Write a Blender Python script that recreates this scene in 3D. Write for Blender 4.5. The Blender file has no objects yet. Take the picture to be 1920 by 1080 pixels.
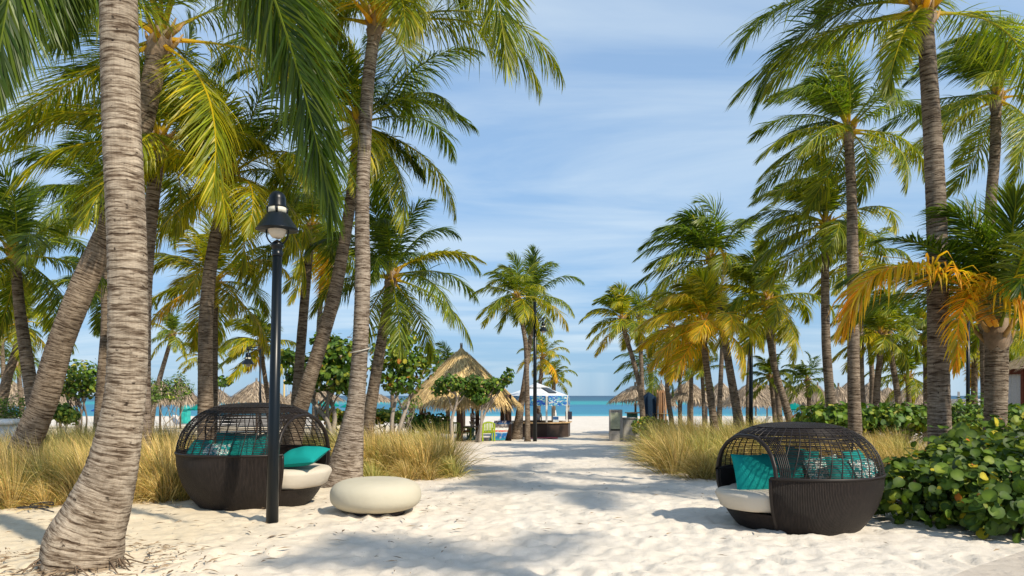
import bpy, math, random
import numpy as np
from mathutils import Vector, Matrix, noise
R = math.radians
sc = bpy.context.scene
COL = sc.collection
rng = np.random.default_rng(7)
random.seed(7)

# ------------------------------------------------------------------ camera
F, CX, HY, CH = 1400.0, 960.0, 742.0, 1.6
cam = bpy.data.cameras.new('camera'); cam_o = bpy.data.objects.new('camera', cam); COL.objects.link(cam_o)
cam.sensor_width = 36; cam.lens = 36 * F / 1920
cam.shift_y = (HY - 540) / 1920
cam.clip_start = 0.05; cam.clip_end = 60000
cam_o.location = (0, 0, CH); cam_o.rotation_euler = (R(90), 0, 0)
sc.camera = cam_o
# ------------------------------------------------------------------ light
SUN_AZ, SUN_EL = (0.72, -0.69), 43.0          # the sun stands behind the camera, to the right
sd = Vector((SUN_AZ[0], SUN_AZ[1], 0)).normalized() * math.cos(R(SUN_EL)) + Vector((0, 0, math.sin(R(SUN_EL))))
sun = bpy.data.lights.new('sun', 'SUN'); sun_o = bpy.data.objects.new('sun', sun); COL.objects.link(sun_o)
sun.energy = 2.5; sun.angle = R(1.3); sun.color = (1.0, 0.90, 0.74)
sun_o.rotation_euler = sd.to_track_quat('Z', 'Y').to_euler()
sc.view_settings.view_transform = 'Standard'; sc.view_settings.look = 'None'
sc.view_settings.exposure = 1.14; sc.view_settings.gamma = 1.0
w = bpy.data.worlds.new('World'); sc.world = w; w.use_nodes = True
nt = w.node_tree; nt.nodes.clear(); N = nt.nodes.new; K = nt.links.new
out = N('ShaderNodeOutputWorld'); bg = N('ShaderNodeBackground'); bg.inputs['Strength'].default_value = 0.15
sky = N('ShaderNodeTexSky'); sky.sky_type = 'NISHITA'; sky.sun_disc = False
sky.sun_elevation = R(SUN_EL); sky.sun_rotation = math.atan2(sd.x, sd.y)
sky.air_density = 0.62; sky.dust_density = 0.1; sky.ozone_density = 2.6; sky.altitude = 10
tcw = N('ShaderNodeTexCoord'); sep = N('ShaderNodeSeparateXYZ'); K(tcw.outputs['Generated'], sep.inputs[0])
mz = N('ShaderNodeMath'); mz.operation = 'MAXIMUM'; mz.inputs[1].default_value = 0.03; K(sep.outputs['Z'], mz.inputs[0])
az_ = N('ShaderNodeMath'); az_.operation = 'ADD'; az_.inputs[1].default_value = 0.12; K(mz.outputs[0], az_.inputs[0])
dx = N('ShaderNodeMath'); dx.operation = 'DIVIDE'; K(sep.outputs['X'], dx.inputs[0]); K(az_.outputs[0], dx.inputs[1])
dy = N('ShaderNodeMath'); dy.operation = 'DIVIDE'; K(sep.outputs['Y'], dy.inputs[0]); K(az_.outputs[0], dy.inputs[1])
cmb = N('ShaderNodeCombineXYZ'); K(dx.outputs[0], cmb.inputs[0]); K(dy.outputs[0], cmb.inputs[1])
mp = N('ShaderNodeMapping'); mp.inputs['Scale'].default_value = (0.55, 1.5, 1); mp.inputs['Rotation'].default_value = (0, 0, 0.12); K(cmb.outputs[0], mp.inputs[0])
n1 = N('ShaderNodeTexNoise'); n1.inputs['Scale'].default_value = 0.9; n1.inputs['Detail'].default_value = 7; n1.inputs['Roughness'].default_value = 0.55
n1.inputs['Distortion'].default_value = 0.5; K(mp.outputs[0], n1.inputs['Vector'])
cr = N('ShaderNodeValToRGB'); cr.color_ramp.elements[0].position = 0.42; cr.color_ramp.elements[1].position = 0.74
cr.color_ramp.elements[0].color = (0, 0, 0, 1); cr.color_ramp.elements[1].color = (1, 1, 1, 1); K(n1.outputs['Fac'], cr.inputs[0])
fm = N('ShaderNodeMath'); fm.operation = 'MULTIPLY_ADD'; fm.inputs[1].default_value = 0.62; fm.inputs[2].default_value = 0.17; K(cr.outputs[0], fm.inputs[0])
hz = N('ShaderNodeValToRGB'); hz.color_ramp.elements[0].position = 0.0; hz.color_ramp.elements[0].color = (.96, .96, .96, 1); hz.color_ramp.elements[1].position = 0.8; hz.color_ramp.elements[1].color = (.1, .1, .1, 1)
K(sep.outputs['Z'], hz.inputs[0]); mh = N('ShaderNodeMix'); mh.data_type = 'RGBA'; mh.inputs['B'].default_value = (.46, 1.06, 1.72, 1); K(hz.outputs[0], mh.inputs['Factor']); K(sky.outputs[0], mh.inputs['A'])
mx = N('ShaderNodeMix'); mx.data_type = 'RGBA'; mx.inputs['B'].default_value = (2.5, 2.85, 3.05, 1)
K(fm.outputs[0], mx.inputs['Factor']); K(mh.outputs['Result'], mx.inputs['A'])
K(mx.outputs['Result'], bg.inputs[0]); K(bg.outputs[0], out.inputs[0])

# ------------------------------------------------------------------ helpers
def G(y, x=0.0):
    return float(np.interp(y, [-40, 10, 41, 75, 116, 126, 200, 1000, 40000], [0.0, 0.0, -.8, -1.3, -1.55, -2.0, -5, -20, -60]))
def W(px, py, Z):
    return Vector(((px - CX) / F * Z, Z, CH - (py - HY) / F * Z))
def X(px, Z): return (px - CX) / F * Z
def gpt(px, Z, dz=0.0): return Vector((X(px, Z), Z, G(Z) + dz))
ORG = {}
def tag(o, label=None, cat=None, group=None, kind=None):
    if label: o['label'] = label
    if cat: o['category'] = cat
    if group: o['group'] = group
    if kind: o['kind'] = kind
    return o
def thing(name, label, cat, loc, group=None):
    o = bpy.data.objects.new(name, None); COL.objects.link(o); o.empty_display_size = 0.2
    o.location = loc; ORG[o.name] = Vector(loc)
    return tag(o, label, cat, group)
def copy_tree(o, loc=None, rz=None, label=None, parent=None):
    c = o.copy(); COL.objects.link(c)
    if parent is not None: c.parent = parent
    if loc is not None: c.location = loc
    if rz is not None: c.rotation_euler = (0, 0, rz)
    if label: c['label'] = label
    for ch in o.children: copy_tree(ch, parent=c)
    return c
class MB:
    def __init__(s): s.v = []; s.f3 = []; s.f4 = []; s.fn = []; s.c = []; s.t = []; s.n = 0
    def add(s, v, f4=None, f3=None, fn=None, col=None, tc=None):
        v = np.asarray(v, dtype=np.float64).reshape(-1, 3); m = len(v)
        s.v.append(v)
        if f4 is not None and len(f4): s.f4.append(np.asarray(f4, dtype=np.int64).reshape(-1, 4) + s.n)
        if f3 is not None and len(f3): s.f3.append(np.asarray(f3, dtype=np.int64).reshape(-1, 3) + s.n)
        if fn: s.fn += [[i + s.n for i in p] for p in fn]
        c = np.ones((m, 3)) if col is None else np.broadcast_to(np.asarray(col, dtype=np.float64), (m, 3))
        s.c.append(c); s.t.append(v if tc is None else np.asarray(tc, dtype=np.float64).reshape(-1, 3))
        s.n += m
        return s
    def build(s, name, mat, parent=None, smooth=True, at=None, label=None, cat=None, group=None, kind=None):
        v = np.concatenate(s.v)
        o0 = ORG[parent.name] if parent is not None else Vector(at if at is not None else (v[:, 0].mean(), v[:, 1].mean(), v[:, 2].min()))
        v = v - np.array(o0)
        me = bpy.data.meshes.new(name)
        lv = []; tot = []
        if s.f4: a = np.concatenate(s.f4); lv.append(a.ravel()); tot.append(np.full(len(a), 4))
        if s.f3: a = np.concatenate(s.f3); lv.append(a.ravel()); tot.append(np.full(len(a), 3))
        if s.fn: lv.append(np.array([i for p in s.fn for i in p])); tot.append(np.array([len(p) for p in s.fn]))
        lv = np.concatenate(lv); tot = np.concatenate(tot)
        me.vertices.add(len(v)); me.vertices.foreach_set('co', v.ravel().astype(np.float32))
        me.loops.add(len(lv)); me.loops.foreach_set('vertex_index', lv.astype(np.int32))
        me.polygons.add(len(tot)); st = np.concatenate([[0], np.cumsum(tot)[:-1]])
        me.polygons.foreach_set('loop_start', st.astype(np.int32))
        me.polygons.foreach_set('use_smooth', np.full(len(tot), bool(smooth)))
        me.update(calc_edges=True)
        c = np.concatenate(s.c); c = np.hstack([c, np.ones((len(c), 1))])
        a = me.color_attributes.new('Col', 'FLOAT_COLOR', 'POINT'); a.data.foreach_set('color', c.ravel().astype(np.float32))
        a = me.attributes.new('tc', 'FLOAT_VECTOR', 'POINT'); a.data.foreach_set('vector', np.concatenate(s.t).ravel().astype(np.float32))
        if mat: me.materials.append(mat)
        o = bpy.data.objects.new(name, me); COL.objects.link(o)
        if parent is not None: o.parent = parent; ORG[o.name] = o0
        else: o.location = o0; ORG[o.name] = o0
        return tag(o, label, cat, group, kind)
def grid_faces(a, b, wrap=False):
    i = np.arange(a - 1)[:, None]; j = np.arange(b if wrap else b - 1)[None, :]
    j2 = (j + 1) % b
    return np.stack([i * b + j, i * b + j2, (i + 1) * b + j2, (i + 1) * b + j], -1).reshape(-1, 4)
def nrm(a): return a / np.maximum(np.linalg.norm(a, axis=-1, keepdims=True), 1e-9)
def tube(mb, pts, rad, n=8, col=None, caps=True, rfun=None, tc0=0.0):
    P = np.array([list(p) for p in pts], dtype=float); m = len(P)
    r = np.broadcast_to(np.asarray(rad, dtype=float), (m,))
    T = nrm(np.gradient(P, axis=0)); L = np.concatenate([[0], np.cumsum(np.linalg.norm(np.diff(P, axis=0), axis=1))])
    ref = np.array([1.0, 0, 0]) if abs(T[0, 0]) < .9 else np.array([0, 1.0, 0])
    U = np.zeros_like(P); u = ref
    for i in range(m):
        u = u - T[i] * (u @ T[i]); u = u / np.linalg.norm(u); U[i] = u
    V = np.cross(T, U); th = np.arange(n) * 2 * math.pi / n
    rr = r[:, None] * np.ones(n)[None, :]
    if rfun is not None: rr = rr * rfun(L[:, None], th[None, :])
    vv = P[:, None, :] + rr[:, :, None] * (np.cos(th)[None, :, None] * U[:, None, :] + np.sin(th)[None, :, None] * V[:, None, :])
    rm = max(float(r.max()), 1e-4)
    tc = np.stack([np.cos(th)[None, :] * r[:, None], np.sin(th)[None, :] * r[:, None], (L[:, None] + tc0) + 0 * th[None, :]], -1)
    c = None
    if col is not None:
        c = np.asarray(col, dtype=float)
        if c.ndim == 2: c = np.repeat(c, n, axis=0)
    mb.add(vv.reshape(-1, 3), f4=grid_faces(m, n, True), fn=[list(range(n))[::-1], list(range((m - 1) * n, m * n))] if caps else None, col=c, tc=tc.reshape(-1, 3))
def lathe(mb, cx, cy, prof, n=24, col=None, sx=1, sy=1):
    th = np.arange(n) * 2 * math.pi / n; pr = np.array(prof, dtype=float)
    v = np.stack([cx + sx * pr[:, :1] * np.cos(th), cy + sy * pr[:, :1] * np.sin(th), np.repeat(pr[:, 1:2], n, 1)], -1)
    mb.add(v.reshape(-1, 3), f4=grid_faces(len(pr), n, True), fn=[list(range(n))[::-1], list(range((len(pr) - 1) * n, len(pr) * n))], col=col)
def box(mb, x0, x1, y0, y1, z0, z1, col=None, M=None, bev=0.0):
    b = min(bev, (x1 - x0) * .45, (y1 - y0) * .45, (z1 - z0) * .45)
    if b > 0:
        v = []; 
        for z, i in ((z0, b), (z0 + b, 0), (z1 - b, 0), (z1, b)):
            for (x, y) in ((x0 + i, y0 + i + b * (i == 0)), (x0 + i + b * (i == 0), y0 + i), (x1 - i - b * (i == 0), y0 + i), (x1 - i, y0 + i + b * (i == 0)), (x1 - i, y1 - i - b * (i == 0)), (x1 - i - b * (i == 0), y1 - i), (x0 + i + b * (i == 0), y1 - i), (x0 + i, y1 - i - b * (i == 0))):
                v.append((x, y, z))
        v = np.array(v, dtype=float); f4 = grid_faces(4, 8, True); fn = [list(range(8))[::-1], list(range(24, 32))]
        if M is not None: v = (np.array(M)[:3, :3] @ v.T).T + np.array(M)[:3, 3]
        mb.add(v, f4=f4, fn=fn, col=col); return
    v = np.array([(x, y, z) for z in (z0, z1) for (x, y) in ((x0, y0), (x1, y0), (x1, y1), (x0, y1))], dtype=float)
    if M is not None: v = (np.array(M)[:3, :3] @ v.T).T + np.array(M)[:3, 3]
    mb.add(v, f4=[(3, 2, 1, 0), (4, 5, 6, 7), (0, 1, 5, 4), (1, 2, 6, 5), (2, 3, 7, 6), (3, 0, 4, 7)], col=col)
def bar(mb, p, q, r, n=8, col=None): tube(mb, [p, q], r, n, col)
def catmull(P, per=8):
    P = [np.array(p, dtype=float) for p in P]; P = [2 * P[0] - P[1]] + P + [2 * P[-1] - P[-2]]; o = []
    for i in range(1, len(P) - 2):
        for k in range(per):
            t = k / per
            o.append(0.5 * ((2 * P[i]) + (-P[i - 1] + P[i + 1]) * t + (2 * P[i - 1] - 5 * P[i] + 4 * P[i + 1] - P[i + 2]) * t * t + (-P[i - 1] + 3 * P[i] - 3 * P[i + 1] + P[i + 2]) * t ** 3))
    o.append(P[-2]); return np.array(o)
def resample(P, ds):
    L = np.concatenate([[0], np.cumsum(np.linalg.norm(np.diff(P[:, :3], axis=0), axis=1))]); n = max(4, int(L[-1] / ds))
    s = np.linspace(0, L[-1], n + 1)
    return np.stack([np.interp(s, L, P[:, k]) for k in range(P.shape[1])], -1)

# ------------------------------------------------------------------ materials
def mat(name, base=None, rough=0.7, spec=0.3, metal=0.0):
    m = bpy.data.materials.new(name); m.use_nodes = True
    b = m.node_tree.nodes['Principled BSDF']
    if base: b.inputs['Base Color'].default_value = (*base, 1)
    b.inputs['Roughness'].default_value = rough; b.inputs['Specular IOR Level'].default_value = spec; b.inputs['Metallic'].default_value = metal
    return m
class NT:
    def __init__(s, m): s.t = m.node_tree; s.b = s.t.nodes['Principled BSDF']; s.out = s.t.nodes['Material Output']
    def n(s, typ, **kw):
        x = s.t.nodes.new(typ)
        for k, v in kw.items():
            if hasattr(x, k) and not k[0].isupper(): setattr(x, k, v)
            else: x.inputs[k.replace('_', ' ')].default_value = v
        return x
    def l(s, a, b): s.t.links.new(a, b)
    def attr(s, nm): x = s.t.nodes.new('ShaderNodeAttribute'); x.attribute_name = nm; return x
    def mapping(s, src, scale): x = s.n('ShaderNodeMapping'); x.inputs['Scale'].default_value = scale; s.l(src, x.inputs[0]); return x.outputs[0]
    def noise(s, vec, scale, detail=4, rough=.55, dist=0.0):
        x = s.n('ShaderNodeTexNoise', Scale=scale, Detail=detail, Roughness=rough, Distortion=dist); s.l(vec, x.inputs['Vector']); return x.outputs['Fac']
    def ramp(s, src, stops):
        x = s.n('ShaderNodeValToRGB'); e = x.color_ramp.elements
        while len(e) < len(stops): e.new(0.5)
        for i, (p, c) in enumerate(stops): e[i].position = p; e[i].color = (*c, 1) if len(c) == 3 else c
        s.l(src, x.inputs[0]); return x.outputs[0]
    def mix(s, fac, a, b, mode='MIX'):
        x = s.n('ShaderNodeMix'); x.data_type = 'RGBA'; x.blend_type = mode
        for i, vv in (('Factor', fac), ('A', a), ('B', b)):
            if isinstance(vv, (int, float)): x.inputs[i].default_value = vv
            elif isinstance(vv, tuple): x.inputs[i].default_value = (*vv, 1)
            else: s.l(vv, x.inputs[i])
        return x.outputs['Result']
    def math(s, op, a, b=None, c=None):
        x = s.n('ShaderNodeMath'); x.operation = op
        for i, vv in enumerate((a, b, c)):
            if vv is None: continue
            if isinstance(vv, (int, float)): x.inputs[i].default_value = vv
            else: s.l(vv, x.inputs[i])
        return x.outputs[0]
    def bump(s, h, strength=.5, dist=.01, prev=None):
        x = s.n('ShaderNodeBump', Strength=strength, Distance=dist); s.l(h, x.inputs['Height'])
        if prev is not None: s.l(prev, x.inputs['Normal'])
        return x.outputs[0]
def leaf_mat(name, trans=0.35, rough=.42, spec=.35, boost=1.6):
    m = mat(name, rough=rough, spec=spec); q = NT(m); a = q.attr('Col')
    q.l(a.outputs['Color'], q.b.inputs['Base Color'])
    tr = q.n('ShaderNodeBsdfTranslucent'); tint = q.mix(1.0, a.outputs['Color'], (boost, boost * 1.05, boost * .45), 'MULTIPLY'); q.l(tint, tr.inputs[0])
    ms = q.n('ShaderNodeMixShader'); ms.inputs[0].default_value = trans
    q.l(q.b.outputs[0], ms.inputs[1]); q.l(tr.outputs[0], ms.inputs[2]); q.l(ms.outputs[0], q.out.inputs[0])
    return m
M_leaf = leaf_mat('palm_leaf', .38, .40, .28, 1.9)
M_bleaf = leaf_mat('broad_leaf', .22, .5, .22, 1.5)
M_grass = leaf_mat('fountain_grass', .25, .6, .15, 1.2)
def vcol_mat(name, rough=.7, spec=.3, nscale=0, bdist=.005):
    m = mat(name, rough=rough, spec=spec); q = NT(m); a = q.attr('Col')
    if nscale:
        t = q.attr('tc'); n = q.noise(t.outputs['Vector'], nscale, 5)
        c = q.ramp(n, [(0.3, (.72, .72, .72)), (.7, (1.15, 1.15, 1.15))]); q.l(q.mix(1.0, a.outputs['Color'], c, 'MULTIPLY'), q.b.inputs['Base Color'])
        q.l(q.bump(n, .5, bdist), q.b.inputs['Normal'])
    else: q.l(a.outputs['Color'], q.b.inputs['Base Color'])
    return m
M_wood = vcol_mat('plain_wood', .75, .2, 14)
M_paint = vcol_mat('painted', .5, .4, 3, .001)
M_gloss = vcol_mat('painted_metal', .32, .3)
M_cloth = vcol_mat('cloth', .9, .1, 60, .002)
M_straw = vcol_mat('straw', .9, .08, 0)
M_skin = mat('skin', (.22, .12, .08), .6, .3)
def trunk_mat():
    m = mat('palm_bark', rough=.88, spec=.15); q = NT(m); t = q.attr('tc').outputs['Vector']; c = q.attr('Col').outputs['Color']
    dis = q.noise(q.mapping(t, (5, 5, 5)), 1.0, 3)
    va = q.n('ShaderNodeVectorMath'); va.operation = 'ADD'
    sx = q.n('ShaderNodeCombineXYZ'); q.l(q.math('MULTIPLY', dis, .045), sx.inputs[2]); q.l(t, va.inputs[0]); q.l(sx.outputs[0], va.inputs[1])
    tt = va.outputs[0]
    bands = q.noise(q.mapping(tt, (5, 5, 40)), 1.0, 5, .62, .25)
    fine = q.noise(q.mapping(tt, (16, 16, 150)), 1.0, 4, .65)
    vert = q.noise(q.mapping(t, (70, 70, 5)), 1.0, 3, .6)
    big = q.noise(q.mapping(t, (3, 3, 1.6)), 1.0, 4, .6)
    pits = q.noise(q.mapping(t, (16, 16, 24)), 1.0, 2, .5)
    c1 = q.ramp(bands, [(.36, (.20, .155, .125)), (.455, (.60, .55, .50)), (.55, (1.0, .98, .95)), (.75, (1.25, 1.22, 1.16))])
    c2 = q.ramp(fine, [(.3, (.55, .53, .5)), (.6, (1.08, 1.08, 1.08))])
    c3 = q.ramp(big, [(.3, (.66, .64, .62)), (.65, (1.15, 1.13, 1.1))])
    c4 = q.ramp(pits, [(.27, (.12, .1, .09)), (.33, (1, 1, 1))])
    c5 = q.ramp(vert, [(.3, (.8, .8, .8)), (.6, (1.05, 1.05, 1.05))])
    sz = q.n('ShaderNodeSeparateXYZ'); q.l(tt, sz.inputs[0]); fr = q.math('FRACT', q.math('DIVIDE', sz.outputs[2], .078)); ed = q.math('ABSOLUTE', q.math('SUBTRACT', fr, .5))
    gate = q.noise(q.mapping(t, (7, 7, 9)), 1.0, 2); scar = q.math('MULTIPLY', q.math('MULTIPLY', ed, 2.0), q.math('MULTIPLY_ADD', gate, .5, .70))
    cs = q.ramp(scar, [(.76, (1, 1, 1)), (.90, (.50, .44, .39)), (.97, (.28, .23, .19))])
    x = q.mix(1.0, c, c1, 'MULTIPLY'); x = q.mix(.75, x, cs, 'MULTIPLY'); x = q.mix(.8, x, c2, 'MULTIPLY'); x = q.mix(1.0, x, c3, 'MULTIPLY'); x = q.mix(.9, x, c4, 'MULTIPLY'); x = q.mix(.8, x, c5, 'MULTIPLY')
    q.l(x, q.b.inputs['Base Color'])
    h = q.math('MULTIPLY_ADD', fine, .35, q.math('MULTIPLY_ADD', vert, .2, q.math('SUBTRACT', bands, q.math('MULTIPLY', q.math('POWER', scar, 6.0), .5))))
    q.l(q.bump(h, .8, .012), q.b.inputs['Normal'])
    return m
M_trunk = trunk_mat()
def wick():
    m = mat('dark_wicker', rough=.5, spec=.25); q = NT(m); t = q.attr('tc').outputs['Vector']
    s = q.n('ShaderNodeSeparateXYZ'); q.l(t, s.inputs[0])
    a = q.math('SINE', q.math('MULTIPLY', s.outputs[0], 2 * math.pi / .034)); b = q.math('SINE', q.math('MULTIPLY', s.outputs[1], 2 * math.pi / .016))
    h = q.math('MULTIPLY', a, b); h2 = q.math('MULTIPLY_ADD', h, .5, q.math('ABSOLUTE', a))
    n = q.noise(q.mapping(t, (40, 8, 8)), 1.0, 4)
    c = q.ramp(q.math('MULTIPLY_ADD', n, .8, q.math('MULTIPLY', h2, .25)), [(.2, (.005, .0035, .003)), (.5, (.016, .011, .009)), (.85, (.045, .032, .026))])
    q.l(c, q.b.inputs['Base Color']); q.l(q.bump(h2, 1.0, .008), q.b.inputs['Normal'])
    return m
M_wick = wick()
M_strand = mat('wicker_strand', (.016, .011, .009), .45, .3)
def cush(name, c1, c2, sc_=60, bd=.0015):
    m = mat(name, rough=.85, spec=.12); q = NT(m); t = q.n('ShaderNodeTexCoord').outputs['Object']
    n = q.noise(t, 2.2, 5); q.l(q.mix(n, c1, c2), q.b.inputs['Base Color'])
    w_ = q.noise(t, 9, 3); f = q.noise(t, 220, 2)
    q.l(q.bump(q.math('MULTIPLY_ADD', f, .12, w_), .35, .012), q.b.inputs['Normal']); return m
M_cream = cush('cream_fabric', (.50, .44, .35), (.58, .52, .43))
M_teal = cush('teal_fabric', (.004, .195, .18), (.008, .265, .24))
def patt():
    m = mat('teal_white_pattern', rough=.85, spec=.1); q = NT(m); t = q.n('ShaderNodeTexCoord').outputs['Object']
    n = q.noise(q.mapping(t, (26, 26, 26)), 1.0, 2, .5, 1.2)
    q.l(q.ramp(n, [(.47, (.70, .72, .66)), (.52, (.02, .30, .30))]), q.b.inputs['Base Color']); return m
M_patt = patt()
def sandm():
    m = mat('sand', rough=.95, spec=.08); q = NT(m); t = q.n('ShaderNodeTexCoord').outputs['Object']; c = q.attr('Col').outputs['Color']
    a = q.noise(t, .5, 5); b = q.noise(t, 5, 6, .6); g = q.noise(t, 120, 3, .7); sp = q.noise(t, 34, 2, .5)
    x = q.mix(1.0, c, q.ramp(a, [(.3, (.93, .92, .90)), (.7, (1.05, 1.05, 1.05))]), 'MULTIPLY')
    x = q.mix(1.0, x, q.ramp(b, [(.3, (.92, .91, .90)), (.65, (1.04, 1.04, 1.04))]), 'MULTIPLY')
    x = q.mix(.6, x, q.ramp(g, [(.3, (.82, .8, .78)), (.65, (1.06, 1.06, 1.06))]), 'MULTIPLY')
    x = q.mix(.7, x, q.ramp(sp, [(.24, (.45, .4, .34)), (.28, (1, 1, 1))]), 'MULTIPLY')
    q.l(x, q.b.inputs['Base Color'])
    v = q.n('ShaderNodeTexVoronoi', Scale=3.2); v.feature = 'SMOOTH_F1'; va = q.n('ShaderNodeVectorMath'); va.operation = 'ADD'
    nn = q.n('ShaderNodeTexNoise', Scale=2.5, Detail=3); q.l(t, nn.inputs['Vector']); q.l(t, va.inputs[0]); q.l(nn.outputs['Color'], va.inputs[1]); q.l(va.outputs[0], v.inputs['Vector'])
    h = q.math('MULTIPLY_ADD', b, .7, q.math('MULTIPLY', v.outputs['Distance'], .9)); h = q.math('MULTIPLY_ADD', g, .05, h)
    q.l(q.bump(h, .55, .05), q.b.inputs['Normal']); return m
M_sand = sandm()
def seam():
    m = mat('sea_water', rough=.35, spec=.06); q = NT(m); t = q.n('ShaderNodeTexCoord').outputs['Object']; s = q.n('ShaderNodeSeparateXYZ'); q.l(t, s.inputs[0])
    # reef and sandbank belts run parallel to the shore (distance from shore, in metres, log scale)
    n = q.noise(q.mapping(t, (.004, .02, 1)), 1.0, 4)
    d = q.math('LOGARITHM', q.math('MAXIMUM', s.outputs[1], 1.0), 10.0); d = q.math('ADD', d, q.math('MULTIPLY', q.math('SUBTRACT', n, .5), .18))
    f = q.math('DIVIDE', q.math('SUBTRACT', d, 2.0), 2.0)
    c = q.ramp(f, [(.03, (.09, .36, .42)), (.055, (.015, .20, .28)), (.15, (.008, .155, .25)), (.20, (.008, .145, .24)), (.225, (.002, .27, .27)), (.30, (.002, .24, .25)), (.34, (.001, .075, .12)), (.6, (.001, .05, .10)), (.9, (.001, .04, .085))])
    st = q.noise(q.mapping(t, (.05, .5, 1)), 1.0, 5, .6)
    c = q.mix(.9, c, q.ramp(st, [(.35, (.7, .75, .8)), (.65, (1.2, 1.2, 1.2))]), 'MULTIPLY')
    q.l(c, q.b.inputs['Base Color'])
    wv = q.noise(q.mapping(t, (.35, 1.2, 1)), 1.0, 5, .6)
    q.l(q.bump(wv, .35, .25), q.b.inputs['Normal']); return m
M_sea = seam()

# ------------------------------------------------------------------ ground and sea
def ground():
    ys = np.concatenate([np.arange(-12, 3.5, .4), np.geomspace(3.5, 60, 420), np.geomspace(61, 400, 60), [1000, 5000, 20000, 45000]])
    xr = np.concatenate([-np.geomspace(30, 12.2, 26), np.linspace(-12, 12, 300), np.geomspace(12.2, 30, 26)])
    xx = []; V = np.zeros((len(ys), len(xr) + 8, 3)); C = np.zeros((len(ys), len(xr) + 8, 3))
    for i, y in enumerate(ys):
        sc_ = min(1.0, max(.42, y / 16)) if y < 60 else 1.0
        row = np.concatenate([[-40000, -3000, -400, -120], xr * (1.0 if y > 16 else sc_ ** .9), [120, 400, 3000, 40000]])
        g = G(y)
        for j, x in enumerate(row):
            z = g; c = (.66, .61, .535)
            if y < 70 and abs(x) < 32:
                amp = 1.0 if y < 30 else .6
                z += amp * (.035 * noise.noise((x * .6, y * .6, 0)) + .022 * noise.noise((x * 2.1, y * 2.1, 3)) + .014 * noise.noise((x * 5.5, y * 5.5, 7)))
                k = abs(noise.noise((x * 3.1, y * 3.1, 11)))
                z -= amp * .022 * max(0, .25 - k) * 4
                # packed bare path in the middle, looser tan sand to the left and under the beds
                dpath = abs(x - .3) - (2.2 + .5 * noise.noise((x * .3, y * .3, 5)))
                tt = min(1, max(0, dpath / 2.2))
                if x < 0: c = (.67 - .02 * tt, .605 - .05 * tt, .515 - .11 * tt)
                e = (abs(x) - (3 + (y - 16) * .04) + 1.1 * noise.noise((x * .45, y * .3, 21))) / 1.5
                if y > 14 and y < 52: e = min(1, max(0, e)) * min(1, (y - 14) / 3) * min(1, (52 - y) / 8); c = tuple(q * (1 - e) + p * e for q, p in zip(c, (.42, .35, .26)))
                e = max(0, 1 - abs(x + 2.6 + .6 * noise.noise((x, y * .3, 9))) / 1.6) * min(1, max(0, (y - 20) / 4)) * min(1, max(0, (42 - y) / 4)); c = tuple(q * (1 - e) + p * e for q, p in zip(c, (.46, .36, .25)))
                d = math.hypot(x + 4.05, (y - 6.9)); z += .10 * math.exp(-(d / .9) ** 2)
            if y > 112 and y < 122: c = (.42, .36, .3)
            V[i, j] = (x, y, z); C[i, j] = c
    # trampled footprints: small elongated hollows with a raised rim
    fr_ = np.random.default_rng(3); xg, yg = V[:, :, 0], V[:, :, 1]
    for k in range(1500):
        fy = 4.6 + 24 * fr_.uniform() ** 1.5; fx = fr_.normal(.4, 2.2) if fr_.uniform() < .7 else fr_.uniform(-6, 6); a = fr_.normal(0, .5); dd = fr_.uniform(.010, .030)
        j0, j1 = np.searchsorted(ys, [fy - .4, fy + .4]); x_ = xg[j0:j1] - fx; y_ = yg[j0:j1] - fy
        u = (x_ * math.cos(a) + y_ * math.sin(a)) / .085; v_ = (-x_ * math.sin(a) + y_ * math.cos(a)) / .17; r2 = u * u + v_ * v_
        V[j0:j1, :, 2] += -dd * np.exp(-r2 * .9) + dd * .45 * np.exp(-(np.sqrt(r2) - 1.6) ** 2 * 4)
    mb = MB(); mb.add(V.reshape(-1, 3), f4=grid_faces(V.shape[0], V.shape[1]), col=C.reshape(-1, 3))
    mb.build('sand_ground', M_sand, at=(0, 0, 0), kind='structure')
    mb = MB(); xs = np.array([-40000, -4000, -600, -100, 0, 100, 600, 4000, 40000.]); yy = np.array([106, 160, 300, 1000, 6000, 45000.])
    v = np.array([(x, y, -1.55) for y in yy for x in xs]); mb.add(v, f4=grid_faces(len(yy), len(xs)))
    mb.build('sea', M_sea, at=(0, 0, 0), kind='structure')
    # grey paved corner at the lower right
    mb = MB(); z = .055
    v = np.array([(2, 2.0, z), (8, 2.0, z), (8, 9.1, z), (5.33, 7.62, z), (4.0, 6.60, z), (2.2, 5.0, z)]); v2 = v - np.array((0, 0, .2))
    mb.add(np.vstack([v, v2]), fn=[[0, 1, 2, 3, 4, 5]] + [[i, i + 6, (i + 1) % 6 + 6, (i + 1) % 6] for i in range(6)], col=(.50, .45, .39))
    mb.build('path', M_sand, at=(0, 0, 0), kind='structure', smooth=False)
ground()

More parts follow.
